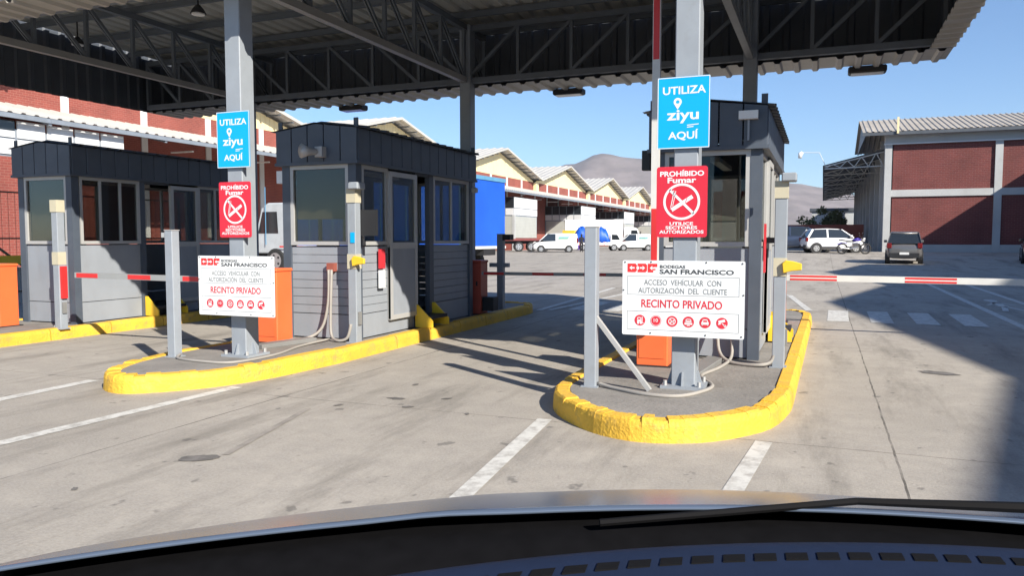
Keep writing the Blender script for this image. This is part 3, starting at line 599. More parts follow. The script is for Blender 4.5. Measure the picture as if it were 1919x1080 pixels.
    for X, Y in ((x1 + .01, y0), (x0 - .01, y0), (x1 + .01, y1), (x0 - .01, y1)):
        MB().box(X - .03, X + .03, Y - .006, Y + .006, Zt, Zt + .12).build('lifting_lug', 'booth_dark', r)
    # inside: desk, chair, screen
    MB().box(x0 + .06, x0 + .50, y0 + .10, y0 + 1.5, .92, .96).build('desk', 'desk', r); MB().box(x0 + .06, x0 + .09, y0 + .10, y0 + 1.5, .27, .92).build('desk_panel', 'desk', r)
    MB().box(x0 + .12, x0 + .16, y0 + .5, y0 + .95, 1.02, 1.32).build('monitor', 'black', r); MB().box(x0 + .1, x0 + .2, y0 + .68, y0 + .78, .96, 1.03).build('monitor_stand', 'black', r)
    MB().box(xm - .05, xm + .35, y0 + .75, y0 + 1.15, .66, .74).build('chair_seat', 'black', r, bevel=.03); MB().box(xm + .28, xm + .35, y0 + .77, y0 + 1.13, .78, 1.30).build('chair_back', 'black', r, bevel=.03); MB().tube([(xm + .15, y0 + .95, .27), (xm + .15, y0 + .95, .67)], .03, 8).build('chair_stem', 'black', r)
    MB().box(xm - .05, xm + .05, y0 + .6, y0 + 1.8, Zh - .05, Zh).build('ceiling_tube', 'lamp_white', r)
    return r
sideC = [('win', 7.83, 8.42, 0), ('leaf', 8.42, 9.12, True), ('open', 9.14, 9.52), ('post', 9.52, 9.64), ('win', 9.64, 10.80, 1)]
bC = booth(-6.10, -5.05, 7.70, 10.92, 'grey booth with half drawn blind and open sliding door', sideC, .62, 8)
sideL = [('win', 7.83, 8.86, 2), ('post', 8.86, 8.96), ('open', 8.96, 9.44), ('leaf', 9.44, 10.03, True), ('win', 10.05, 10.85, 1)]
bL = booth(-10.75, -9.68, 7.70, 10.97, 'grey booth with closed dark blind across the lane behind the arm catch post', sideL, .98)
sideR = [('win', 8.05, 8.75, 0), ('leaf', 8.75, 9.40, True), ('open', 9.42, 9.80), ('post', 9.80, 9.92), ('win', 9.92, 11.0, 1)]
bR = booth(-1.62, -.56, 7.92, 11.15, 'grey booth with a wide clear front window beside the long red and white arm', sideR, 0)
# booth fittings
s = MB(); s.tube([(-5.48, 7.60, 2.36), (-5.56, 7.50, 2.36), (-5.60, 7.42, 2.36)], [.03, .05, .085], 12); s.build('horn_speaker', 'alu', bC, True); MB().box(-5.52, -5.42, 7.56, 7.65, 2.30, 2.42).build('speaker_bracket', 'alu', bC)
MB().box(-5.45, -5.35, 7.66, 7.73, .96, 1.06).build('junction_box', 'stone_red', bC); MB().box(-5.04, -5.02, 8.15, 8.28, .98, 1.22).build('notice', 'red_label', bC); MB().box(-5.04, -5.021, 8.15, 8.28, .74, .96).build('notice', 'sign_white', bC)
MB().box(-5.03, -4.94, 10.82, 10.90, 2.05, 2.13).build('wall_camera', 'alu', bC, bevel=.015); MB().box(-6.20, -6.11, 7.72, 7.80, 2.02, 2.17).build('wall_lamp', 'lamp_white', bC)
MB().box(-.78, -.60, 7.80, 7.87, 2.50, 2.58).build('floodlight', 'lamp_white', bR); MB().box(-.70, -.68, 7.84, 7.88, 2.30, 2.5).build('floodlight_bracket', 'steel_light', bR)
MB().box(-1.74, -1.66, 7.9, 8.0, 2.05, 2.25).build('wall_lamp', 'black', bR); MB().box(-.555, -.54, 8.25, 8.40, 1.0, 1.5).build('notice', 'red_label', bR); MB().box(-.56, -.40, 8.6, 8.64, 1.30, 1.36).build('screen_arm', 'black', bR); MB().box(-.42, -.38, 8.50, 8.76, 1.26, 1.46).build('screen', 'black', bR)

# ------------------------------------------------------------------ left warehouse row
XW, XA, XO = -37.8, -31.8, -32.3; PER = 26.0; PK = [37.4 + PER * k for k in range(-1, 7)]; ZP, ZV, ZA = 12.6, 9.6, 6.65
wl = thing('brick_warehouse', 'long red brick warehouse row with cream gables and a dock awning', 'warehouse', (XW, 80, 0))
Y0, Y1 = PK[0] - PER / 2, PK[-1] + PER / 2
MB().box(XW - .5, XW - .02, Y0, Y1, 0, 8.0).build('brick_wall', 'brick_left', wl)
n = 0; y = Y0
while y < Y1:
    MB().box(XW - .3, XW + .06, y, y + .45, 1.4, 9.2).build('pilaster', 'white_wall', wl)
    MB().box(XW - .4, XW, y + .46, y + 5.19, 8.0, 9.2).build('brick_panel', 'brick_left', wl); y += 5.2
for yp in PK:
    a, b = yp - PER / 2, yp + PER / 2; nn = 52
    for k in range(nn):                                   # vertical cream cladding boards of the gable
        ya = a + PER * k / nn; yb = a + PER * (k + 1) / nn - .03; f_ = lambda q: ZV - .35 + (ZP - ZV) * (1 - abs(q - yp) / (PER / 2)); lo = 9.22
        if f_(ya) > lo + .05 and f_(yb) > lo + .05: MB().prism([(XW + .02, ya, lo), (XW + .02, yb, lo), (XW + .02, yb, f_(yb)), (XW + .02, ya, f_(ya))], (-.12, 0, 0)).build('gable_board', 'cream', wl)
    for s_ in (-1, 1):
        ye = yp + s_ * PER / 2; u = Vector((-34, 0, 0)); MB().corr((XW + 1.3, yp, ZP), u, (0, ye - yp, ZV - ZP), 1.0, .08 * -s_).build('roof_sheet', 'zinc', wl)
        MB().bar((XW + 1.3, yp, ZP - .1), (XW + 1.3, ye, ZV - .1), .08, .22).build('barge_board', 'zinc', wl)
        for k in range(1, 9): t = k / 9; q = yp + (ye - yp) * t; z_ = ZP + (ZV - ZP) * t - .28; MB().box(XW - .1, XW + 1.26, q - .06, q + .06, z_ - .12, z_).build('roof_beam', 'fascia_dark', wl)
    MB().box(XW + .05, XW + .5, yp + PER / 2 - .5, yp + PER / 2 + .5, 8.0, 9.1).build('gutter_box', 'cream', wl)
# dock awning
yy = Y0
while yy < Y1: MB().corr((XA, yy, ZA), (0, 6.5, 0), (XW - XA, 0, 1.4), .6, .06).build('awning_sheet', 'zinc', wl); MB().box(XA - .02, XA + .05, yy, yy + 6.48, ZA - .22, ZA - .02).build('awning_edge', 'frame_grey', wl); MB().bar((XA, yy, ZA - .2), (XW, yy, ZA + 1.2), .15, .25).build('awning_beam', 'frame_grey', wl); MB().box(XA - 3.0, XA - 1.4, yy + 3.2, yy + 3.32, ZA - .42, ZA - .34).build('tube_lamp', 'lamp_white', wl); yy += 6.5
for yp in PK[1:]:                                          # office blocks over roller doors, one per gable
    a = yp - 13.0 + 4.6 if yp > 40 else yp - 24; b = a + (7.5 if yp > 40 else 15.3)
    ob = MB().box(XW, XO - .02, a + .02, b - .02, 1.4, ZA - .6).build('office_block', 'frame_grey', wl)
    MB().box(XW, XO, a, b, 0, 1.4 if yp > 40 else 4.85).build('dock_plinth', 'brick_left', wl)
    r1, r2, r3 = (4.0, 4.75, 6.0) if yp > 40 else (4.95, 5.6, 6.4)
    nx_ = 5; ny_ = max(3, round((b - a) / 1.45))
    for k in range(nx_):
        xa = XW + (XO - XW) * k / nx_ + .06; xb = XW + (XO - XW) * (k + 1) / nx_ - .06
        MB().box(xa, xb, a - .04, a + .02, 4.0, 4.75).build('wall_panel', 'white_wall', ob); MB().box(xa, xb, a - .03, a + .02, 4.82, 6.0).build('window_pane', 'car_glass', ob)
    for k in range(ny_):
        ya = a + (b - a) * k / ny_ + .06; yb = a + (b - a) * (k + 1) / ny_ - .06
        MB().box(XO - .03, XO + .04, ya, yb, r1, r2).build('wall_panel', 'white_wall', ob)
        if yp < 40 and k in (ny_ - 6, ny_ - 5): MB().box(XO - .03, XO + .03, ya, yb, 6.0, r3).build('window_pane', 'car_glass', ob); MB().box(XO - .03, XO + .04, ya, yb, r2 + .07, 5.95).build('wall_panel', 'white_wall', ob)
        else: MB().box(XO - .03, XO + .04, ya, yb, r2 + .07, r3).build('wall_panel', 'white_wall', ob)
    for k in range(14 if yp > 40 else 0): z_ = 1.42 + k * .175; MB().box(XW + .2, XO - .25, a - .05, a + .02, z_, z_ + .165).build('shutter_slat', 'shutter', ob); (MB().box(XO - .03, XO + .05, a + .3, b - .3, z_, z_ + .165).build('shutter_slat', 'shutter', ob))
    MB().box(XO - .22, XO + .08, a - .08, a + .22, 0, 4.0).build('corner_pillar', 'concrete_grey', ob)
# door number on the dock wall: turn lettering to face +X
def text_x(s, cy, cz, wd, ht, x, m, parent):
    o = text(s, 0, 0, wd, ht, 0, m, parent); og = ORG[parent]
    for v in o.data.vertices: p = v.co + og; v.co = Vector((x, cy + p.x, cz + p.z)) - og
    return o
text_x('28', 36.9, 5.6, .8, .7, XW + .02, 'sign_white', wl)

# ------------------------------------------------------------------ right warehouse
XC, YW = 3.7, 57.0
wr = thing('brick_warehouse', 'brick warehouse with grey concrete frame and side awning behind the parked hatchback', 'warehouse', (XC + 8, YW, .4))
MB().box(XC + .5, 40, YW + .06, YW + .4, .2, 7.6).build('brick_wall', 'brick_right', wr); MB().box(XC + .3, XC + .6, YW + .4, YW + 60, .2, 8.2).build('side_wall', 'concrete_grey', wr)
for X in (XC, XC + 6.3, XC + 12.6, XC + 18.9): MB().box(X, X + .42, YW - .08, YW + .5, .2, 7.6).build('pillar', 'concrete_grey', wr)
for k in range(3):
    X = XC + 6.3 * k; MB().box(X + .42, X + 6.3, YW - .05, YW + .3, 4.1, 4.55).build('beam', 'concrete_grey', wr); MB().box(X + .42, X + 6.3, YW - .02, YW + .3, .2, .95).build('plinth', 'concrete_grey', wr)
MB().box(XC - .02, 26, YW - .10, YW + .5, 7.6, 8.25).build('ring_beam', 'concrete_grey', wr); MB().box(XC - .1, 26, YW - .16, YW - .08, 7.52, 7.60).build('conduit', 'white_wall', wr)
x = XC - 1.4
while x < 24: MB().corr((x, YW - .8, 8.30), (1.05, 0, 0), (0, 7.2, 1.75), .35, .05).build('roof_sheet', 'zinc_brown', wr); x += 1.05
x = XC - 1.4; MB().corr((x, YW + 13.6, 8.30), (26, 0, 0), (0, -7.2, 1.75), .35, -.05).build('roof_sheet', 'zinc_brown', wr)
MB().prism([(XC - 1.2, YW - .6, 8.2), (XC - 1.2, YW + 6.4, 9.9), (XC - 1.2, YW + 13.4, 8.2)], (.08, 0, 0)).build('gable', 'fascia_dark', wr)
MB().box(XC - 1.4, 24, YW - .82, YW - .74, 8.08, 8.28).build('gutter', 'fascia_dark', wr); MB().box(XC + .6, XC + .72, YW - .95, YW - .85, 8.15, 9.2).build('roof_vent_pipe', 'cream', wr)
for k in range(9):
    y = YW + 1.5 + k * 6; a = MB().bar((XC + .3, y, 6.3), (0, y, 6.2), .07).build('awning_truss', 'alu', wr); MB().bar((XC + .3, y, 7.3), (0, y, 6.35), .07).build('top_chord', 'alu', a)
    for j in range(4): xa, xb = XC - j * .9, XC - (j + .5) * .9; zt = lambda q: 6.35 + .95 * q / XC; MB().bar((xa, y, 6.28), (xb, y, zt(xb)), .05).build('web', 'alu', a); MB().bar((xb, y, zt(xb)), (xb - .45, y, 6.28), .05).build('web', 'alu', a)
    MB().corr((-.1, y, 6.42), (0, 6, 0), (XC + .3, 0, 1.0), .35, -.04).build('awning_sheet', 'fascia_dark', wr)
    MB().box(XC - .05, XC + .3, y + 2, y + 2.4, .2, 8.2).build('side_pillar', 'concrete_grey', wr)
l_ = thing('street_lamp', 'white lamp on a thin arm at the corner of the warehouse awning', 'lamp', (0, YW + 1.5, 6.4))
MB().tube([(.05, YW + 1.5, 6.45), (-.35, YW + 1.5, 7.35), (-1.5, YW + 1.5, 7.4)], .025, 6).build('arm', 'white_wall', l_); MB().tube([(-1.45, YW + 1.5, 7.42), (-1.6, YW + 1.5, 7.3), (-1.62, YW + 1.5, 7.0)], [.10, .17, .12], 10).build('lamp_head', 'lamp_white', l_, True)
# the warehouse row on the near right of the lane (gable shadows fall across the road)
wn = thing('gabled_warehouse', 'low gabled warehouse row to the right of the entry lane', 'warehouse', (22, 12, 0)); X0 = 15.0; hp, hv, per = 10.9, 9.75, 15.9; yp0 = 7.6 - 15.9
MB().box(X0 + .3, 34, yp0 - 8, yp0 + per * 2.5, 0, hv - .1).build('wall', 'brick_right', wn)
for k in range(3):
    yp = yp0 + per * k if k else -5.5; hw_ = per / 2 if k else 5.2; hp = 10.9 if k else 10.5
    for s_ in (-1, 1): MB().corr((X0, yp, hp), (20, 0, 0), (0, s_ * hw_, hv - hp), .5, .08 * s_).build('roof_sheet', 'zinc', wn)
    MB().prism([(X0 + .3, yp - hw_, hv - .1), (X0 + .3, yp + hw_, hv - .1), (X0 + .3, yp, hp - .05)], (.2, 0, 0)).build('gable', 'cream', wn)
MB().box(X0, 34, yp0 + per * 2.5, 56.8, 0, 7.9).build('annex', 'concrete_grey', wn)

# ------------------------------------------------------------------ vehicles
def wheel(parent, x, y, r, wd, s_):
    t = MB().tube([(x, y - wd / 2, r), (x, y - wd / 2 + .03, r), (x, y + wd / 2 - .03, r), (x, y + wd / 2, r)], [r * .9, r, r, r * .9], 22).build('wheel', 'rubber', parent, local=True)
    f_ = y + s_ * wd / 2; MB().tube([(x, f_ - s_ * .02, r), (x, f_ + s_ * .004, r)], r * .64, 18).build('rim', 'rim', t, local=True)
    for k in range(5): a = k * 1.2566; MB().tube([(x + math.cos(a) * r * .42, f_ + s_ * .002, r + math.sin(a) * r * .42), (x + math.cos(a) * r * .42, f_ + s_ * .007, r + math.sin(a) * r * .42)], r * .11, 8).build('rim_hole', 'black', t, local=True)
    MB().tube([(x, f_ + s_ * .003, r), (x, f_ + s_ * .012, r)], r * .14, 8).build('hub_cap', 'rim', t, local=True)
def car(name, label, cat, loc, rz, L, W, belt, roof, st, cab, paint, wr_=.30, wb=(.17, .83), van=False):
    """st: stations (t along length from front, top z, half-width factor); cab: (t0 base, t0 top, t1 top, t1 base)"""
    r = thing(name, label, cat, loc, rz); hw = W / 2; rings = []
    for t, z, f_, zb in st:
        x = L / 2 - t * L; h = hw * f_; rings.append([(x, -h * .90, zb), (x, -h * .985, zb + .10), (x, -h, zb + (z - zb) * .5), (x, -h * .965, z - .09), (x, -h * .88, z), (x, h * .88, z), (x, h * .965, z - .09), (x, h, zb + (z - zb) * .5), (x, h * .985, zb + .10), (x, h * .90, zb)])
    b = MB().loft(rings).build('body', paint, r, True, local=True); md = b.modifiers.new('smooth', 'SUBSURF'); md.levels = md.render_levels = 1
    X = lambda t: L / 2 - t * L; c0, c1, c2, c3 = cab; hb, ht = hw * .90, hw * (.80 if van else .73); zb = belt - .04
    q = lambda t, z, h: [(X(t), -h, z), (X(t), h, z)]
    g = MB(); v = [(X(c0), -hb, zb), (X(c3), -hb, zb), (X(c2), -ht, roof - .03), (X(c1), -ht, roof - .03)]; v2 = [(a, -y_, z) for a, y_, z in v]
    g.hexa([v[0], v[1], v2[1], v2[0], v[3], v[2], v2[2], v2[3]]).build('glasshouse', 'car_glass', r, local=True)
    rf = MB(); e = .012; rr = []
    for t, z, h in ((c1 - .01, roof - .05, ht), (c1 + .06, roof - .005, ht + e), ((c1 + c2) / 2, roof + .02, ht + e), (c2 - .05, roof, ht + e), (c2 + .012, roof - .055, ht)): rr.append([(X(t), -h, z - .035), (X(t), -h * .88, z + .008), (X(t), h * .88, z + .008), (X(t), h, z - .035)])
    rf.loft(rr).build('roof', paint, r, True, local=True)
    for s_ in (-1, 1):
        P3 = lambda t, k, o=0: Vector((X(t), s_ * (hb + (ht - hb) * k + .008 + o), zb + (roof - .03 - zb) * k))
        for ta, tb, wd in ((c0, c1, .05), (c3, c2, .11 if not van else .08)): MB().bar(P3(ta, 0), P3(tb, 1), .03, wd, up=(1,0,0)).build('pillar', paint, r, local=True)
        tm = c1 + (c2 - c1) * (.50 if not van else .30); MB().bar(P3(tm, 0), P3(tm, 1), .03, .09, up=(1,0,0)).build('pillar', paint, r, local=True)
        if van:
            y_ = lambda k: s_ * (hb + (ht - hb) * k + .012); ta, tb = c1 + (c2 - c1) * .34, c3 - .005
            MB().prism([(X(ta), y_(0), zb), (X(tb), y_(0), zb), (X(c2), y_(1), roof - .05), (X(ta), y_(1), roof - .05)], (0, -s_ * .01, 0)).build('side_panel', paint, r, local=True)
        MB().bar((X(.16), s_ * hw * .975, .33), (X(.84), s_ * hw * .975, .33), .05, .13).build('sill', 'black', r, local=True)
        MB().box(X(c0 + .05) - .09, X(c0 + .05) + .06, min(s_ * (hb + .02), s_ * (hb + .17)), max(s_ * (hb + .02), s_ * (hb + .17)), belt + .0, belt + .13).build('mirror', paint if not van else 'black', r, local=True, bevel=.02)
        for t in (.50, .70): MB().box(X(t) - .07, X(t) + .07, min(s_ * hw * .96, s_ * hw * 1.005), max(s_ * hw * .96, s_ * hw * 1.005), belt - .20, belt - .17).build('door_handle', paint, r, local=True)
        MB().prism([(X(.015), s_ * hw * .60, belt - .26), (X(.015), s_ * hw * .84, belt - .26), (X(.09), s_ * hw * .93, belt - .14), (X(.06), s_ * hw * .70, belt - .12)], (0.03, 0, .02)).build('headlight', 'lamp_clear', r, local=True)
        MB().box(X(1.0) - .015, X(1.0) + .12, min(s_ * hw * .68, s_ * hw * .93), max(s_ * hw * .68, s_ * hw * .93), belt - .26, belt - .02 if not van else belt + .25).build('tail_light', 'tail_red', r, local=True, bevel=.015)
        for t in wb: MB().tube([(X(t), s_ * (hw - .20), wr_ + .01), (X(t), s_ * (hw + .004), wr_ + .01)], wr_ + .06, 22).build('wheel_arch', 'black', r, local=True); wheel(r, X(t), s_ * (hw - .085), wr_, .19, s_)
    MB().box(X(1.0) - .03, X(1.0) + .10, -hw * .80, hw * .80, .26, .50).build('bumper', 'black', r, local=True, bevel=.02); MB().box(X(0) - .10, X(0) + .02, -hw * .75, hw * .75, .24, .44).build('bumper', 'black', r, local=True, bevel=.02)
    MB().box(X(1.0) - .042, X(1.0) - .028, -.20, .20, .42, .53).build('number_plate', 'plate', r, local=True)
    return r
hst = [(0, .60, .70, .32), (.03, .72, .86, .22), (.12, .88, .97, .20), (.26, .97, 1, .20), (.5, 1.0, 1, .20), (.75, 1.0, 1, .20), (.92, .98, .97, .22), (.985, .93, .90, .26), (1, .80, .84, .34)]
vst = [(0, .65, .72, .34), (.03, .82, .88, .24), (.10, 1.0, .97, .22), (.22, 1.10, 1, .22), (.5, 1.14, 1, .22), (.8, 1.14, 1, .22), (.98, 1.14, .99, .24), (1, 1.05, .96, .30)]
car('hatchback', 'dark grey hatchback seen from behind, parked in the warehouse shadow', 'car', (3.7, 42.3, zg(3.7, 42)), R(86), 3.6, 1.6, .98, 1.49, hst, (.20,.40,.90,.985), 'car_grey', .29)
car('hatchback', 'white hatchback parked side on behind the motorcycle', 'car', (.55, 52.6, .45), R(18), 3.6, 1.6, .98, 1.49, hst, (.20,.40,.88,.97), 'car_white', .29)
car('suv', 'dark blue sports utility car half hidden by the white hatchback', 'car', (-1.5, 55.0, .45), R(10), 4.6, 1.85, 1.12, 1.68, [(t, z + .14, f_, b + .06) for t, z, f_, b in hst], (.22,.40,.88,.97), 'car_blue', .36)
car('hatchback', 'black car cut off by the picture edge in front of the brick wall', 'car', (9.75, 43.6, .2), R(80), 4.2, 1.75, 1.0, 1.5, hst, (.20,.40,.88,.97), 'car_black', .31)
vans = []
for loc, rz, s_ in (((-24.2, 71.4, 0), R(201), 'beside the flatbed trailer'), ((-19.2, 84.0, 0), R(203), 'past the blue tarpaulin load'), ((-16.6, 87.5, 0), R(203), 'mostly hidden behind another van')):
    v = car('delivery_van', 'small white delivery van with dark lower trim ' + s_, 'van', loc, rz, 4.4, 1.85, 1.14, 1.82, vst, (.16,.33,.965,.99), 'car_white', .32, (.19,.80), True); vans.append(v)
# faint green and blue lettering block on the van sides
mat('print_green', (.25,.55,.35), .5); mat('print_blue', (.15,.40,.60), .5)
for v in vans:
    for s_ in (-1, 1):
        y_ = s_ * .875; MB().box(-1.35, -.35, min(y_, y_ + s_ * .012), max(y_, y_ + s_ * .012), 1.42, 1.52).build('lettering', 'print_blue', v, local=True); MB().box(-1.25, -.30, min(y_, y_ + s_ * .012), max(y_, y_ + s_ * .012), 1.30, 1.38).build('lettering', 'print_green', v, local=True)
def rigid_truck(name, label, loc, rz, L, box, boxm, cabm, h, tarp=False):
    r = thing(name, label, 'truck', loc, rz); cl = 2.0; X0 = L / 2
    c = MB(); c.prism([(X0, -1.15, .75), (X0 + .05, -1.15, 1.5), (X0 - .28, -1.15, 2.55), (X0 - .6, -1.15, 2.75), (X0 - cl, -1.15, 2.75), (X0 - cl, -1.15, .75)], (0, 2.3, 0)); cb = c.build('cab', cabm, r, local=True, bevel=.05)
    MB().prism([(X0 + .056, -1.0, 1.55), (X0 - .25, -1.0, 2.50), (X0 - .28, -1.0, 2.50), (X0 + .02, -1.0, 1.55)], (0, 2.0, 0)).build('windscreen', 'car_glass', cb, local=True)
    for s_ in (-1, 1):
        MB().prism([(X0 - .12, s_ * 1.16, 1.55), (X0 - .36, s_ * 1.16, 2.40), (X0 - 1.1, s_ * 1.16, 2.40), (X0 - 1.15, s_ * 1.16, 1.55)], (0, -s_ * .015, 0)).build('side_window', 'car_glass', cb, local=True)
        MB().box(X0 + .02, X0 + .12, min(s_ * 1.22, s_ * 1.45), max(s_ * 1.22, s_ * 1.45), 1.6, 2.25).build('mirror', 'black', cb, local=True); MB().bar((X0 + .02, s_ * 1.1, 2.3), (X0 + .06, s_ * 1.35, 2.2), .03).build('mirror_arm', 'black', cb, local=True)
    MB().box(X0 - .05, X0 + .12, -1.15, 1.15, .40, .80).build('bumper', 'black', r, local=True, bevel=.03)
    MB().box(-X0, X0 - cl, -.45, .45, .75, 1.0).build('chassis', 'black', r, local=True)
    if box:
        b = MB().box(-X0, X0 - cl - .2, -1.22, 1.22, 1.05, h).build('cargo_box', boxm, r, local=True)
        MB().box(-X0 - .03, X0 - cl - .17, -1.25, 1.25, h - .02, h + .12).build('top_rail', 'tarp_trim' if tarp else cabm, b, local=True); MB().box(-X0 - .03, X0 - cl - .17, -1.25, 1.25, .98, 1.08).build('side_rail', 'arm_white', b, local=True)
        for s_ in (-1, 1):
            for k in range(int(L / 1.1)): xx = -X0 + .5 + k * 1.1; (MB().box(xx, xx + .03, min(s_ * 1.222, s_ * 1.24), max(s_ * 1.222, s_ * 1.24), 1.1, h - .05).build('strap', 'tarp_trim', b, local=True) if tarp else None)
            for k in range(int(L / .9)): xx = -X0 + .2 + k * .8; MB().box(xx, xx + .4, min(s_ * 1.252, s_ * 1.258), max(s_ * 1.252, s_ * 1.258), 1.0, 1.06).build('reflector', 'arm_red', b, local=True)
    for x in (-X0 + 1.3, -X0 + 2.5, X0 - 1.0):
        for s_ in (-1, 1): wheel(r, x, s_ * 1.05, .48, .28, s_)
    return r
mat('cab_grey', (.45,.48,.50), .4)
rigid_truck('curtain_truck', 'truck with blue curtain sides and pale cab passing behind the booths', (-15.95, 25.6, 0), R(176), 9.9, True, 'tarp_blue', 'cab_grey', 3.42, True)
rigid_truck('box_truck', 'white box truck parked before the far warehouse dock', (-26.5, 97.0, 0), R(20), 9.5, True, 'car_white', 'car_white', 3.6)
# load of blue tarpaulin on a small white flatbed
r = thing('flatbed_truck', 'small white flatbed truck carrying humps under blue tarpaulin', 'truck', (-23.0, 82.5, 0), R(22))
MB().box(-2.6, 1.3, -.95, .95, .62, .95).build('bed', 'car_white', r, local=True, bevel=.02); MB().prism([(1.3, -.9, .5), (2.5, -.9, .5), (2.5, -.9, 1.1), (2.1, -.9, 1.85), (1.3, -.9, 1.9)], (0, 1.8, 0)).build('cab', 'car_white', r, local=True, bevel=.04)
for s_ in (-1, 1): MB().prism([(1.45, s_ * .915, 1.2), (2.35, s_ * .915, 1.2), (2.05, s_ * .915, 1.75), (1.45, s_ * .915, 1.78)], (0, -s_ * .012, 0)).build('side_window', 'car_glass', r, local=True)
for x in (-1.6, 1.7):
    for s_ in (-1, 1): wheel(r, x, s_ * .85, .36, .22, s_)
def lump(x0, x1, wd, z0, h, seed):
    b = MB(); n_, k_ = 14, 12; rings = []
    for i in range(n_ + 1):
        t = i / n_; x = x0 + (x1 - x0) * t; e = max(.05, math.sin(math.pi * min(1, max(0, t))) ** .35)
        rings.append([(x + .08 * noise.noise(Vector((i * .9, j * .8, seed))), math.cos(math.pi * j / k_) * wd * (.85 + .15 * e) * (1 + .12 * noise.noise(Vector((i * .7, j * .9, seed + 3)))), z0 + math.sin(math.pi * j / k_) ** .6 * h * e * (1 + .25 * noise.noise(Vector((i * .6, j * .7, seed + 9))))) for j in range(k_ + 1)])
    return b.loft(rings)
lump(-2.6, -.75, .95, .9, 1.75, 1).build('tarpaulin', 'tarp_blue', r, True, local=True); lump(-.7, 1.25, .95, .9, 1.65, 5).build('tarpaulin', 'tarp_blue', r, True, local=True)
for x in (-2.1, -1.3, -.3, .6): MB().box(x, x + .04, -.97, .97, .6, 1.0).build('strap', 'arm_red', r, local=True)
r = thing('flatbed_trailer', 'long dark red flatbed trailer on three axles before the roller doors', 'trailer', (-30.0, 74.0, 0), R(24)); MB().box(-6, 4.6, -1.2, 1.2, 1.12, 1.32).build('deck', 'trailer_red', r, local=True); MB().box(-6, 4.6, -.5, .5, .8, 1.12).build('chassis', 'black', r, local=True); MB().box(4.5, 4.62, -1.1, 1.1, .5, 1.1).build('rear_guard', 'black', r, local=True)
for x in (.9, 2.2, 3.5):
    for s_ in (-1, 1): wheel(r, x, s_ * 1.05, .5, .3, s_)
tag(MB().box(-30.2, -28.6, 92, 93.2, 0, 2.35).build('yellow_crate', 'yellow', bevel=.03), 'yellow crate standing before the white box truck', 'crate')
for k in range(2): tag(MB().box(-30.6 + k * 1.9, -28.9 + k * 1.9, 88, 89.2, 0, 1.4).build('pallet_crate', 'purple', bevel=.03), ('purple pallet crate near the flatbed trailer', 'purple pallet crate next to the tarpaulin load')[k], 'crate', 'purple crates in the yard')
# motorcycle
r = thing('motorcycle', 'purple tanked motorcycle parked in front of the white hatchback', 'motorcycle', (1.75, 50.6, .43), R(14))
for x in (-.66, .66):
    w_ = MB(); w_.loft([[(x + (.29 + .045 * math.cos(b)) * math.cos(a), .045 * math.sin(b), .31 + (.29 + .045 * math.cos(b)) * math.sin(a)) for b in [k * 1.0472 for k in range(6)]] for a in [k * math.pi / 10 for k in range(21)]], False); t = w_.build('wheel', 'rubber', r, True, local=True)
    for k in range(8): a = k * math.pi / 8; MB().bar((x - .27 * math.cos(a), 0, .31 - .27 * math.sin(a)), (x + .27 * math.cos(a), 0, .31 + .27 * math.sin(a)), .012).build('spoke', 'chrome', t, local=True)
    MB().tube([(x, -.05, .31), (x, .05, .31)], .07, 10).build('hub', 'chrome', t, local=True)
MB().tube([(.66, .06, .31), (.42, .06, .92)], .022, 6).build('fork', 'chrome', r, local=True); MB().tube([(.66, -.06, .31), (.42, -.06, .92)], .022, 6).build('fork', 'chrome', r, local=True)
MB().tube([(-.66, 0, .31), (-.15, 0, .38), (.25, 0, .42), (.42, 0, .85), (.0, 0, .72), (-.45, 0, .70)], .025, 6).build('frame', 'black', r, local=True)
MB().loft([[(.38, -.04, .80), (.38, .04, .80), (.38, .04, .88), (.38, -.04, .88)], [(.2, -.13, .74), (.2, .13, .74), (.2, .10, .97), (.2, -.10, .97)], [(-.10, -.09, .74), (-.10, .09, .74), (-.10, .06, .86), (-.10, -.06, .86)]]).build('tank', 'moto_purple', r, True, local=True)
MB().loft([[(-.10, -.10, .76), (-.10, .10, .76), (-.10, .08, .84), (-.10, -.08, .84)], [(-.4, -.12, .74), (-.4, .12, .74), (-.4, .10, .82), (-.4, -.10, .82)], [(-.85, -.08, .80), (-.85, .08, .80), (-.85, .06, .88), (-.85, -.06, .88)]]).build('seat', 'black', r, local=True)
MB().box(-.12, .24, -.14, .14, .34, .66).build('engine', 'chrome', r, local=True, bevel=.04); MB().tube([(.2, -.15, .40), (-.3, -.17, .30), (-.8, -.17, .38)], [.025, .03, .05], 8).build('exhaust', 'chrome', r, local=True)
MB().tube([(.40, -.36, 1.06), (.42, -.10, .98), (.42, .10, .98), (.40, .36, 1.06)], .014, 6).build('handlebar', 'black', r, local=True); MB().tube([(.52, 0, .88), (.62, 0, .88)], [.06, .09], 10).build('headlamp', 'lamp_clear', r, local=True)
MB().loft([[(-.95, -.07, .55), (-.95, .07, .55), (-.95, .07, .60), (-.95, -.07, .60)], [(-.66, -.08, .66), (-.66, .08, .66), (-.66, .08, .70), (-.66, -.08, .70)], [(-.40, -.07, .62), (-.40, .07, .62), (-.40, .07, .66), (-.40, -.07, .66)]]).build('mudguard', 'moto_purple', r, local=True)
for s_ in (-1, 1): MB().tube([(.41, s_ * .28, 1.02), (.38, s_ * .33, 1.20)], .008, 5).build('mirror_stem', 'black', r, local=True); MB().tube([(.37, s_ * .33, 1.22), (.39, s_ * .33, 1.22)], .055, 10).build('mirror', 'black', r, local=True)
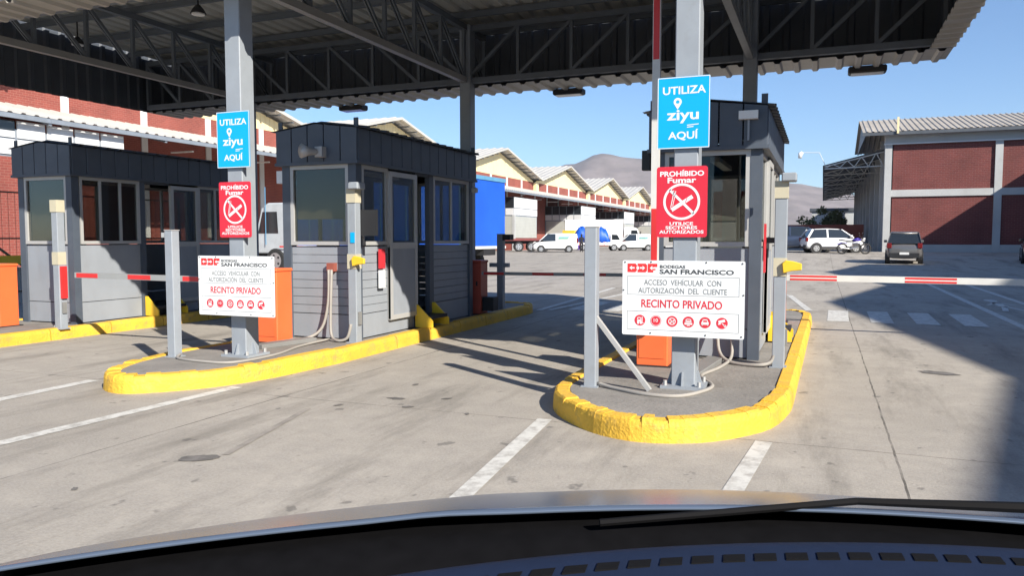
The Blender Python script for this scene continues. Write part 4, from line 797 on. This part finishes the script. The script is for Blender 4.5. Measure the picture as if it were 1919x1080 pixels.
# person by the vans
def person(loc, rz, label):
    r = thing('person', label, 'person', loc, rz); me = bpy.data.meshes.new('body')
    V = [(0,0,.95), (0,0,1.15), (0,0,1.40), (0,0,1.50), (0,.02,1.62), (0,.02,1.74), (-.19,0,1.40), (-.25,.02,1.12), (-.22,.10,.88), (.19,0,1.40), (.25,.02,1.12), (.22,.12,.90), (-.10,0,.90), (-.11,.03,.50), (-.11,-.02,.08), (-.11,.12,.04), (.10,0,.90), (.11,.03,.50), (.11,-.02,.08), (.11,.12,.04)]
    E_ = [(0,1), (1,2), (2,3), (3,4), (4,5), (2,6), (6,7), (7,8), (2,9), (9,10), (10,11), (0,12), (12,13), (13,14), (14,15), (0,16), (16,17), (17,18), (18,19)]
    rd = [.15,.14,.16,.06,.10,.09,.07,.05,.04,.07,.05,.04,.10,.07,.05,.04,.10,.07,.05,.04]
    me.from_pydata(V, E_, []); o = bpy.data.objects.new('body', me); COL.objects.link(o); o.parent = r; sk = o.modifiers.new('skin', 'SKIN')
    for i, sv_ in enumerate(me.skin_vertices[0].data): sv_.radius = (rd[i], rd[i] * (.75 if i < 3 else 1)); sv_.use_root = (i == 0)
    s2 = o.modifiers.new('sub', 'SUBSURF'); s2.levels = s2.render_levels = 1; me.materials.append(M['cloth_dark'])
    MB().tube([(0, .02, 1.66), (0, .02, 1.70), (0, .02, 1.77), (0, .02, 1.80)], [.11, .115, .09, .04], 10).build('hair', 'black', r, True, local=True)
person((-22.1, 73.4, 0), R(200), 'person in dark clothes standing behind the white van')

# ------------------------------------------------------------------ far trees, low wall, hills, haze
def tree(x, y, h, label, leafm, n=900, rad=1.6):
    z = zg(x, y); r = thing('tree', label, 'tree', (x, y, z)); random.seed(int(x * 13 + y)); t = MB().tube([(x, y, z - .05), (x + .1, y, z + h * .3), (x, y + .1, z + h * .65)], [.16, .12, .05], 7)
    lobes = []
    for k in range(9):
        a = random.uniform(0, 6.28); d = random.uniform(.2, 1) * rad; p = Vector((x + math.cos(a) * d, y + math.sin(a) * d, z + h * random.uniform(.45, .95))); lobes.append((p, random.uniform(.4, .8) * rad * .7)); t.tube([(x, y, z + h * .35), tuple((Vector((x, y, z + h * .4)) + p) / 2), tuple(p)], [.06, .04, .02], 5)
    t.build('trunk', 'bark', r); c = MB()
    for k in range(n):
        p, q = random.choice(lobes); d = Vector((random.gauss(0, 1), random.gauss(0, 1), random.gauss(0, .8))); d = d.normalized() * q * random.uniform(.5, 1.15); s_ = random.uniform(.10, .22)
        u = Vector((random.gauss(0, 1), random.gauss(0, 1), random.gauss(0, 1))).normalized() * s_; v = u.orthogonal().normalized() * s_ * .6; o = p + d; c.quad(o - u, o + v, o + u, o - v)
    c.build('crown', leafm, r)
tree(1.2, 104, 4.6, 'leafy green tree rising behind the far end of the awning', 'leaf', 1300, 1.6); tree(-1.2, 100, 4.0, 'small pale green tree beside the taller tree past the awning', 'leaf', 800, 1.4)
tree(-6.5, 92, 3.2, 'reddish low tree behind the dark blue car', 'leaf_red', 800, 1.6); tree(-4.6, 96, 2.6, 'small round bush behind the parked dark blue car', 'leaf', 600, 1.2)
tag(MB().box(-3.5, 3.4, 76, 76.3, .2, 2.6).build('boundary_wall', 'stone_red'), 'low reddish wall behind the parked white hatchback', 'wall')
r = thing('site_building', 'small flat roofed building past the end of the awning', 'building', (2.2, 118, .4)); MB().box(-1.5, 6, 118, 124, .3, 5.2).build('wall', 'concrete_grey', r); MB().box(-1.8, 6.2, 117.7, 124.3, 5.2, 5.6).build('roof', 'fascia_dark', r); MB().box(.4, 1.6, 117.93, 118.02, 3.4, 4.6).build('window', 'car_glass', r)
for i, (x, y, w_, h) in enumerate(((-60, 300, 40, 8), (20, 330, 30, 7), (60, 380, 60, 9), (-110, 420, 50, 8))):
    r = thing('distant_shed', ('pale shed roofed in grey far off below the hills', 'grey shed far behind the parked cars', 'long pale shed far behind the right warehouse', 'far pale shed behind the gable row')[i], 'shed', (x, y, 0)); MB().box(x, x + w_, y, y + 20, 0, h).build('wall', 'white_wall', r); MB().prism([(x - .5, y - .5, h), (x + w_ + .5, y - .5, h), (x + w_ / 2, y - .5, h + 2.5)], (0, 21, 0)).build('roof', 'zinc', r)
def ridge(cx, prof, y0, dep, seed):
    """prof: (x, height) crest profile at y0"""
    b = MB(); nx_, ny_ = 130, 22; xa, xb = prof[0][0], prof[-1][0]
    def crest(x):
        for (p, q), (p2, q2) in zip(prof, prof[1:]):
            if p <= x <= p2: t = (x - p) / (p2 - p); t = t * t * (3 - 2 * t); return q + (q2 - q) * t
        return 0
    for j in range(ny_ + 1):
        for i in range(nx_ + 1):
            x = xa + (xb - xa) * i / nx_; s_ = -1 + 2 * j / ny_; f_ = max(0, 1 - abs(s_)) ** .9; n_ = noise.fractal(Vector((x * .004 + seed, s_ * 2.2, seed)), 1.0, 2.0, 6)
            b.v.append((x, y0 + s_ * dep, -3 + crest(x) * f_ * (1 + .16 * n_ * (1 - f_ * .6))))
    for j in range(ny_):
        for i in range(nx_): a = j * (nx_ + 1) + i; b.f.append((a, a + 1, a + nx_ + 2, a + nx_ + 1))
    return struct(b.build('hills', 'hill', smooth=True))
ridge(0, [(-1900, 60), (-1500, 120), (-1150, 175), (-900, 205), (-735, 240), (-641, 262), (-560, 252), (-460, 240), (-300, 205), (-85, 166), (10, 145), (110, 112), (250, 70), (420, 42), (700, 60), (1100, 95), (1600, 60), (1900, 20)], 2350, 620, 3.0)
hz = bpy.data.materials.new('haze'); hz.use_nodes = True; n = hz.node_tree.nodes; n.clear(); pv = n.new('ShaderNodeVolumePrincipled'); pv.inputs['Color'].default_value = (.80,.88,1,1); pv.inputs['Density'].default_value = 1.3e-4; pv.inputs['Anisotropy'].default_value = .2
om = n.new('ShaderNodeOutputMaterial'); hz.node_tree.links.new(pv.outputs[0], om.inputs['Volume']); M['haze'] = hz
h_ = MB().box(-2650, 2650, -400, 3350, -4.5, 300).build('haze', 'haze'); h_['kind'] = 'stuff'

# ------------------------------------------------------------------ the car we sit in
own = thing('car', 'pale car we sit in, showing bonnet, wiper and dark dashboard', 'car', (.30, .09, -.028), R(16))
def surf(name, m, fn, u0, u1, v0, v1, nu, nv, th=.02):
    b = MB(); b.v = [fn(u0 + (u1 - u0) * i / nu, v0 + (v1 - v0) * j / nv) for j in range(nv + 1) for i in range(nu + 1)]
    b.f = [(j * (nu + 1) + i, j * (nu + 1) + i + 1, (j + 1) * (nu + 1) + i + 1, (j + 1) * (nu + 1) + i) for j in range(nv) for i in range(nu)]
    o = b.build(name, m, own, True, local=True); sm = o.modifiers.new('thick', 'SOLIDIFY'); sm.thickness = th; sm.offset = -1; return o
arc = lambda x, k=.21: -k * x * x                                # windscreen-base curve, bowed forward in the middle
crease = lambda x: .003 * math.exp(-((abs(x) - .52) / .07) ** 2)
hood = surf('bonnet', 'sky_tinted_paint', lambda x, t: (x, 1.06 + arc(x) + t * 1.0, 1.01 - .03 * x * x - .235 * t - .09 * t * t + crease(x) * (1 - .5 * t)), -1.08, 1.08, 0, 1, 60, 24, .004)
cowl = surf('cowl', 'cowl', lambda x, t: (x, .84 + arc(x) + t * .32, .89 - .032 * x * x + .092 * min(1, t * 1.55)), -1.08, 1.08, 0, 1, 60, 12, .01)
edge = lambda x: .90 - .36 * (x - .08) ** 2
dsh = surf('dashboard', 'dash', lambda x, t: (x, .25 + t * (edge(x) - .25), 1.045 - .03 * x * x - .06 * (1 - t) ** 2 - .035 * max(0, (t - .93) / .07) ** 2), -1.05, 1.05, 0, 1, 60, 40, .05)
for k in range(24):                                              # defroster slots
    x = -.44 + k * .033; P4 = [(x, -.085), (x + .023, -.085), (x + .026, -.068), (x + .003, -.068)]; zz = 1.0435 - .03 * x * x
    MB().hexa([(a, edge(a) + b, zz - .012) for a, b in P4] + [(a, edge(a) + b, zz + .002) for a, b in P4]).build('vent_slot', 'wiper_black', dsh, local=True)
MB().tube([(-.30, 1.02, .995), (.05, 1.075, 1.018), (.32, 1.065, 1.02)], [.005, .005, .008], 6).build('wiper', 'wiper_black', own, local=True)
MB().loft([[(.30, 1.03, .995), (.30, 1.09, .995), (.30, 1.09, 1.016), (.30, 1.03, 1.016)], [(.37, 1.02, .995), (.37, 1.09, .995), (.37, 1.08, 1.030), (.37, 1.03, 1.030)], [(.47, 1.0, .985), (.47, 1.07, .985), (.47, 1.06, 1.008), (.47, 1.01, 1.008)]]).build('wiper_pivot', 'wiper_black', own, local=True, bevel=.006)
surf('roof', 'sky_tinted_paint', lambda x, t: (x, -1.9 + t * 2.0, 1.56 - .05 * x * x - .10 * (t - .45) ** 2), -.80, .80, 0, 1, 10, 8)
for s_ in (-1, 1):
    MB().box(min(s_ * 1.03, s_ * 1.09), max(s_ * 1.03, s_ * 1.09), -1.9, .50, .30, .92).build('door', 'sky_tinted_paint', own, local=True, bevel=.02); MB().bar((s_ * 1.06, .42, .92), (s_ * .80, -.10, 1.53), .05, .06).build('pillar', 'black', own, local=True)
    MB().bar((s_ * 1.03, -1.8, .92), (s_ * .80, -1.7, 1.50), .08, .4).build('pillar', 'sky_tinted_paint', own, local=True)
    for y in (1.35, -1.3): MB().tube([(s_ * .84, y, .33), (s_ * 1.05, y, .33)], .33, 20).build('wheel', 'rubber', own, local=True)
    MB().box(min(s_ * .98, s_ * 1.09), max(s_ * .98, s_ * 1.09), .55, 1.75, .45, .62).build('wing', 'sky_tinted_paint', own, local=True, bevel=.03)
MB().box(-1.03, 1.03, -2.2, -1.9, .30, 1.0).build('tail', 'sky_tinted_paint', own, local=True, bevel=.03); MB().box(-.88, .88, -1.9, 1.7, .24, .32).build('floor', 'black', own, local=True); MB().box(-1.0, 1.0, 1.75, 1.95, .30, .62).build('bumper', 'sky_tinted_paint', own, local=True, bevel=.04)
MB().box(-.80, .80, -.95, -.70, .40, 1.05).build('seat_back', 'black', own, local=True, bevel=.05); MB().box(-1.02, 1.02, .20, .45, .35, .95).build('bulkhead', 'black', own, local=True)
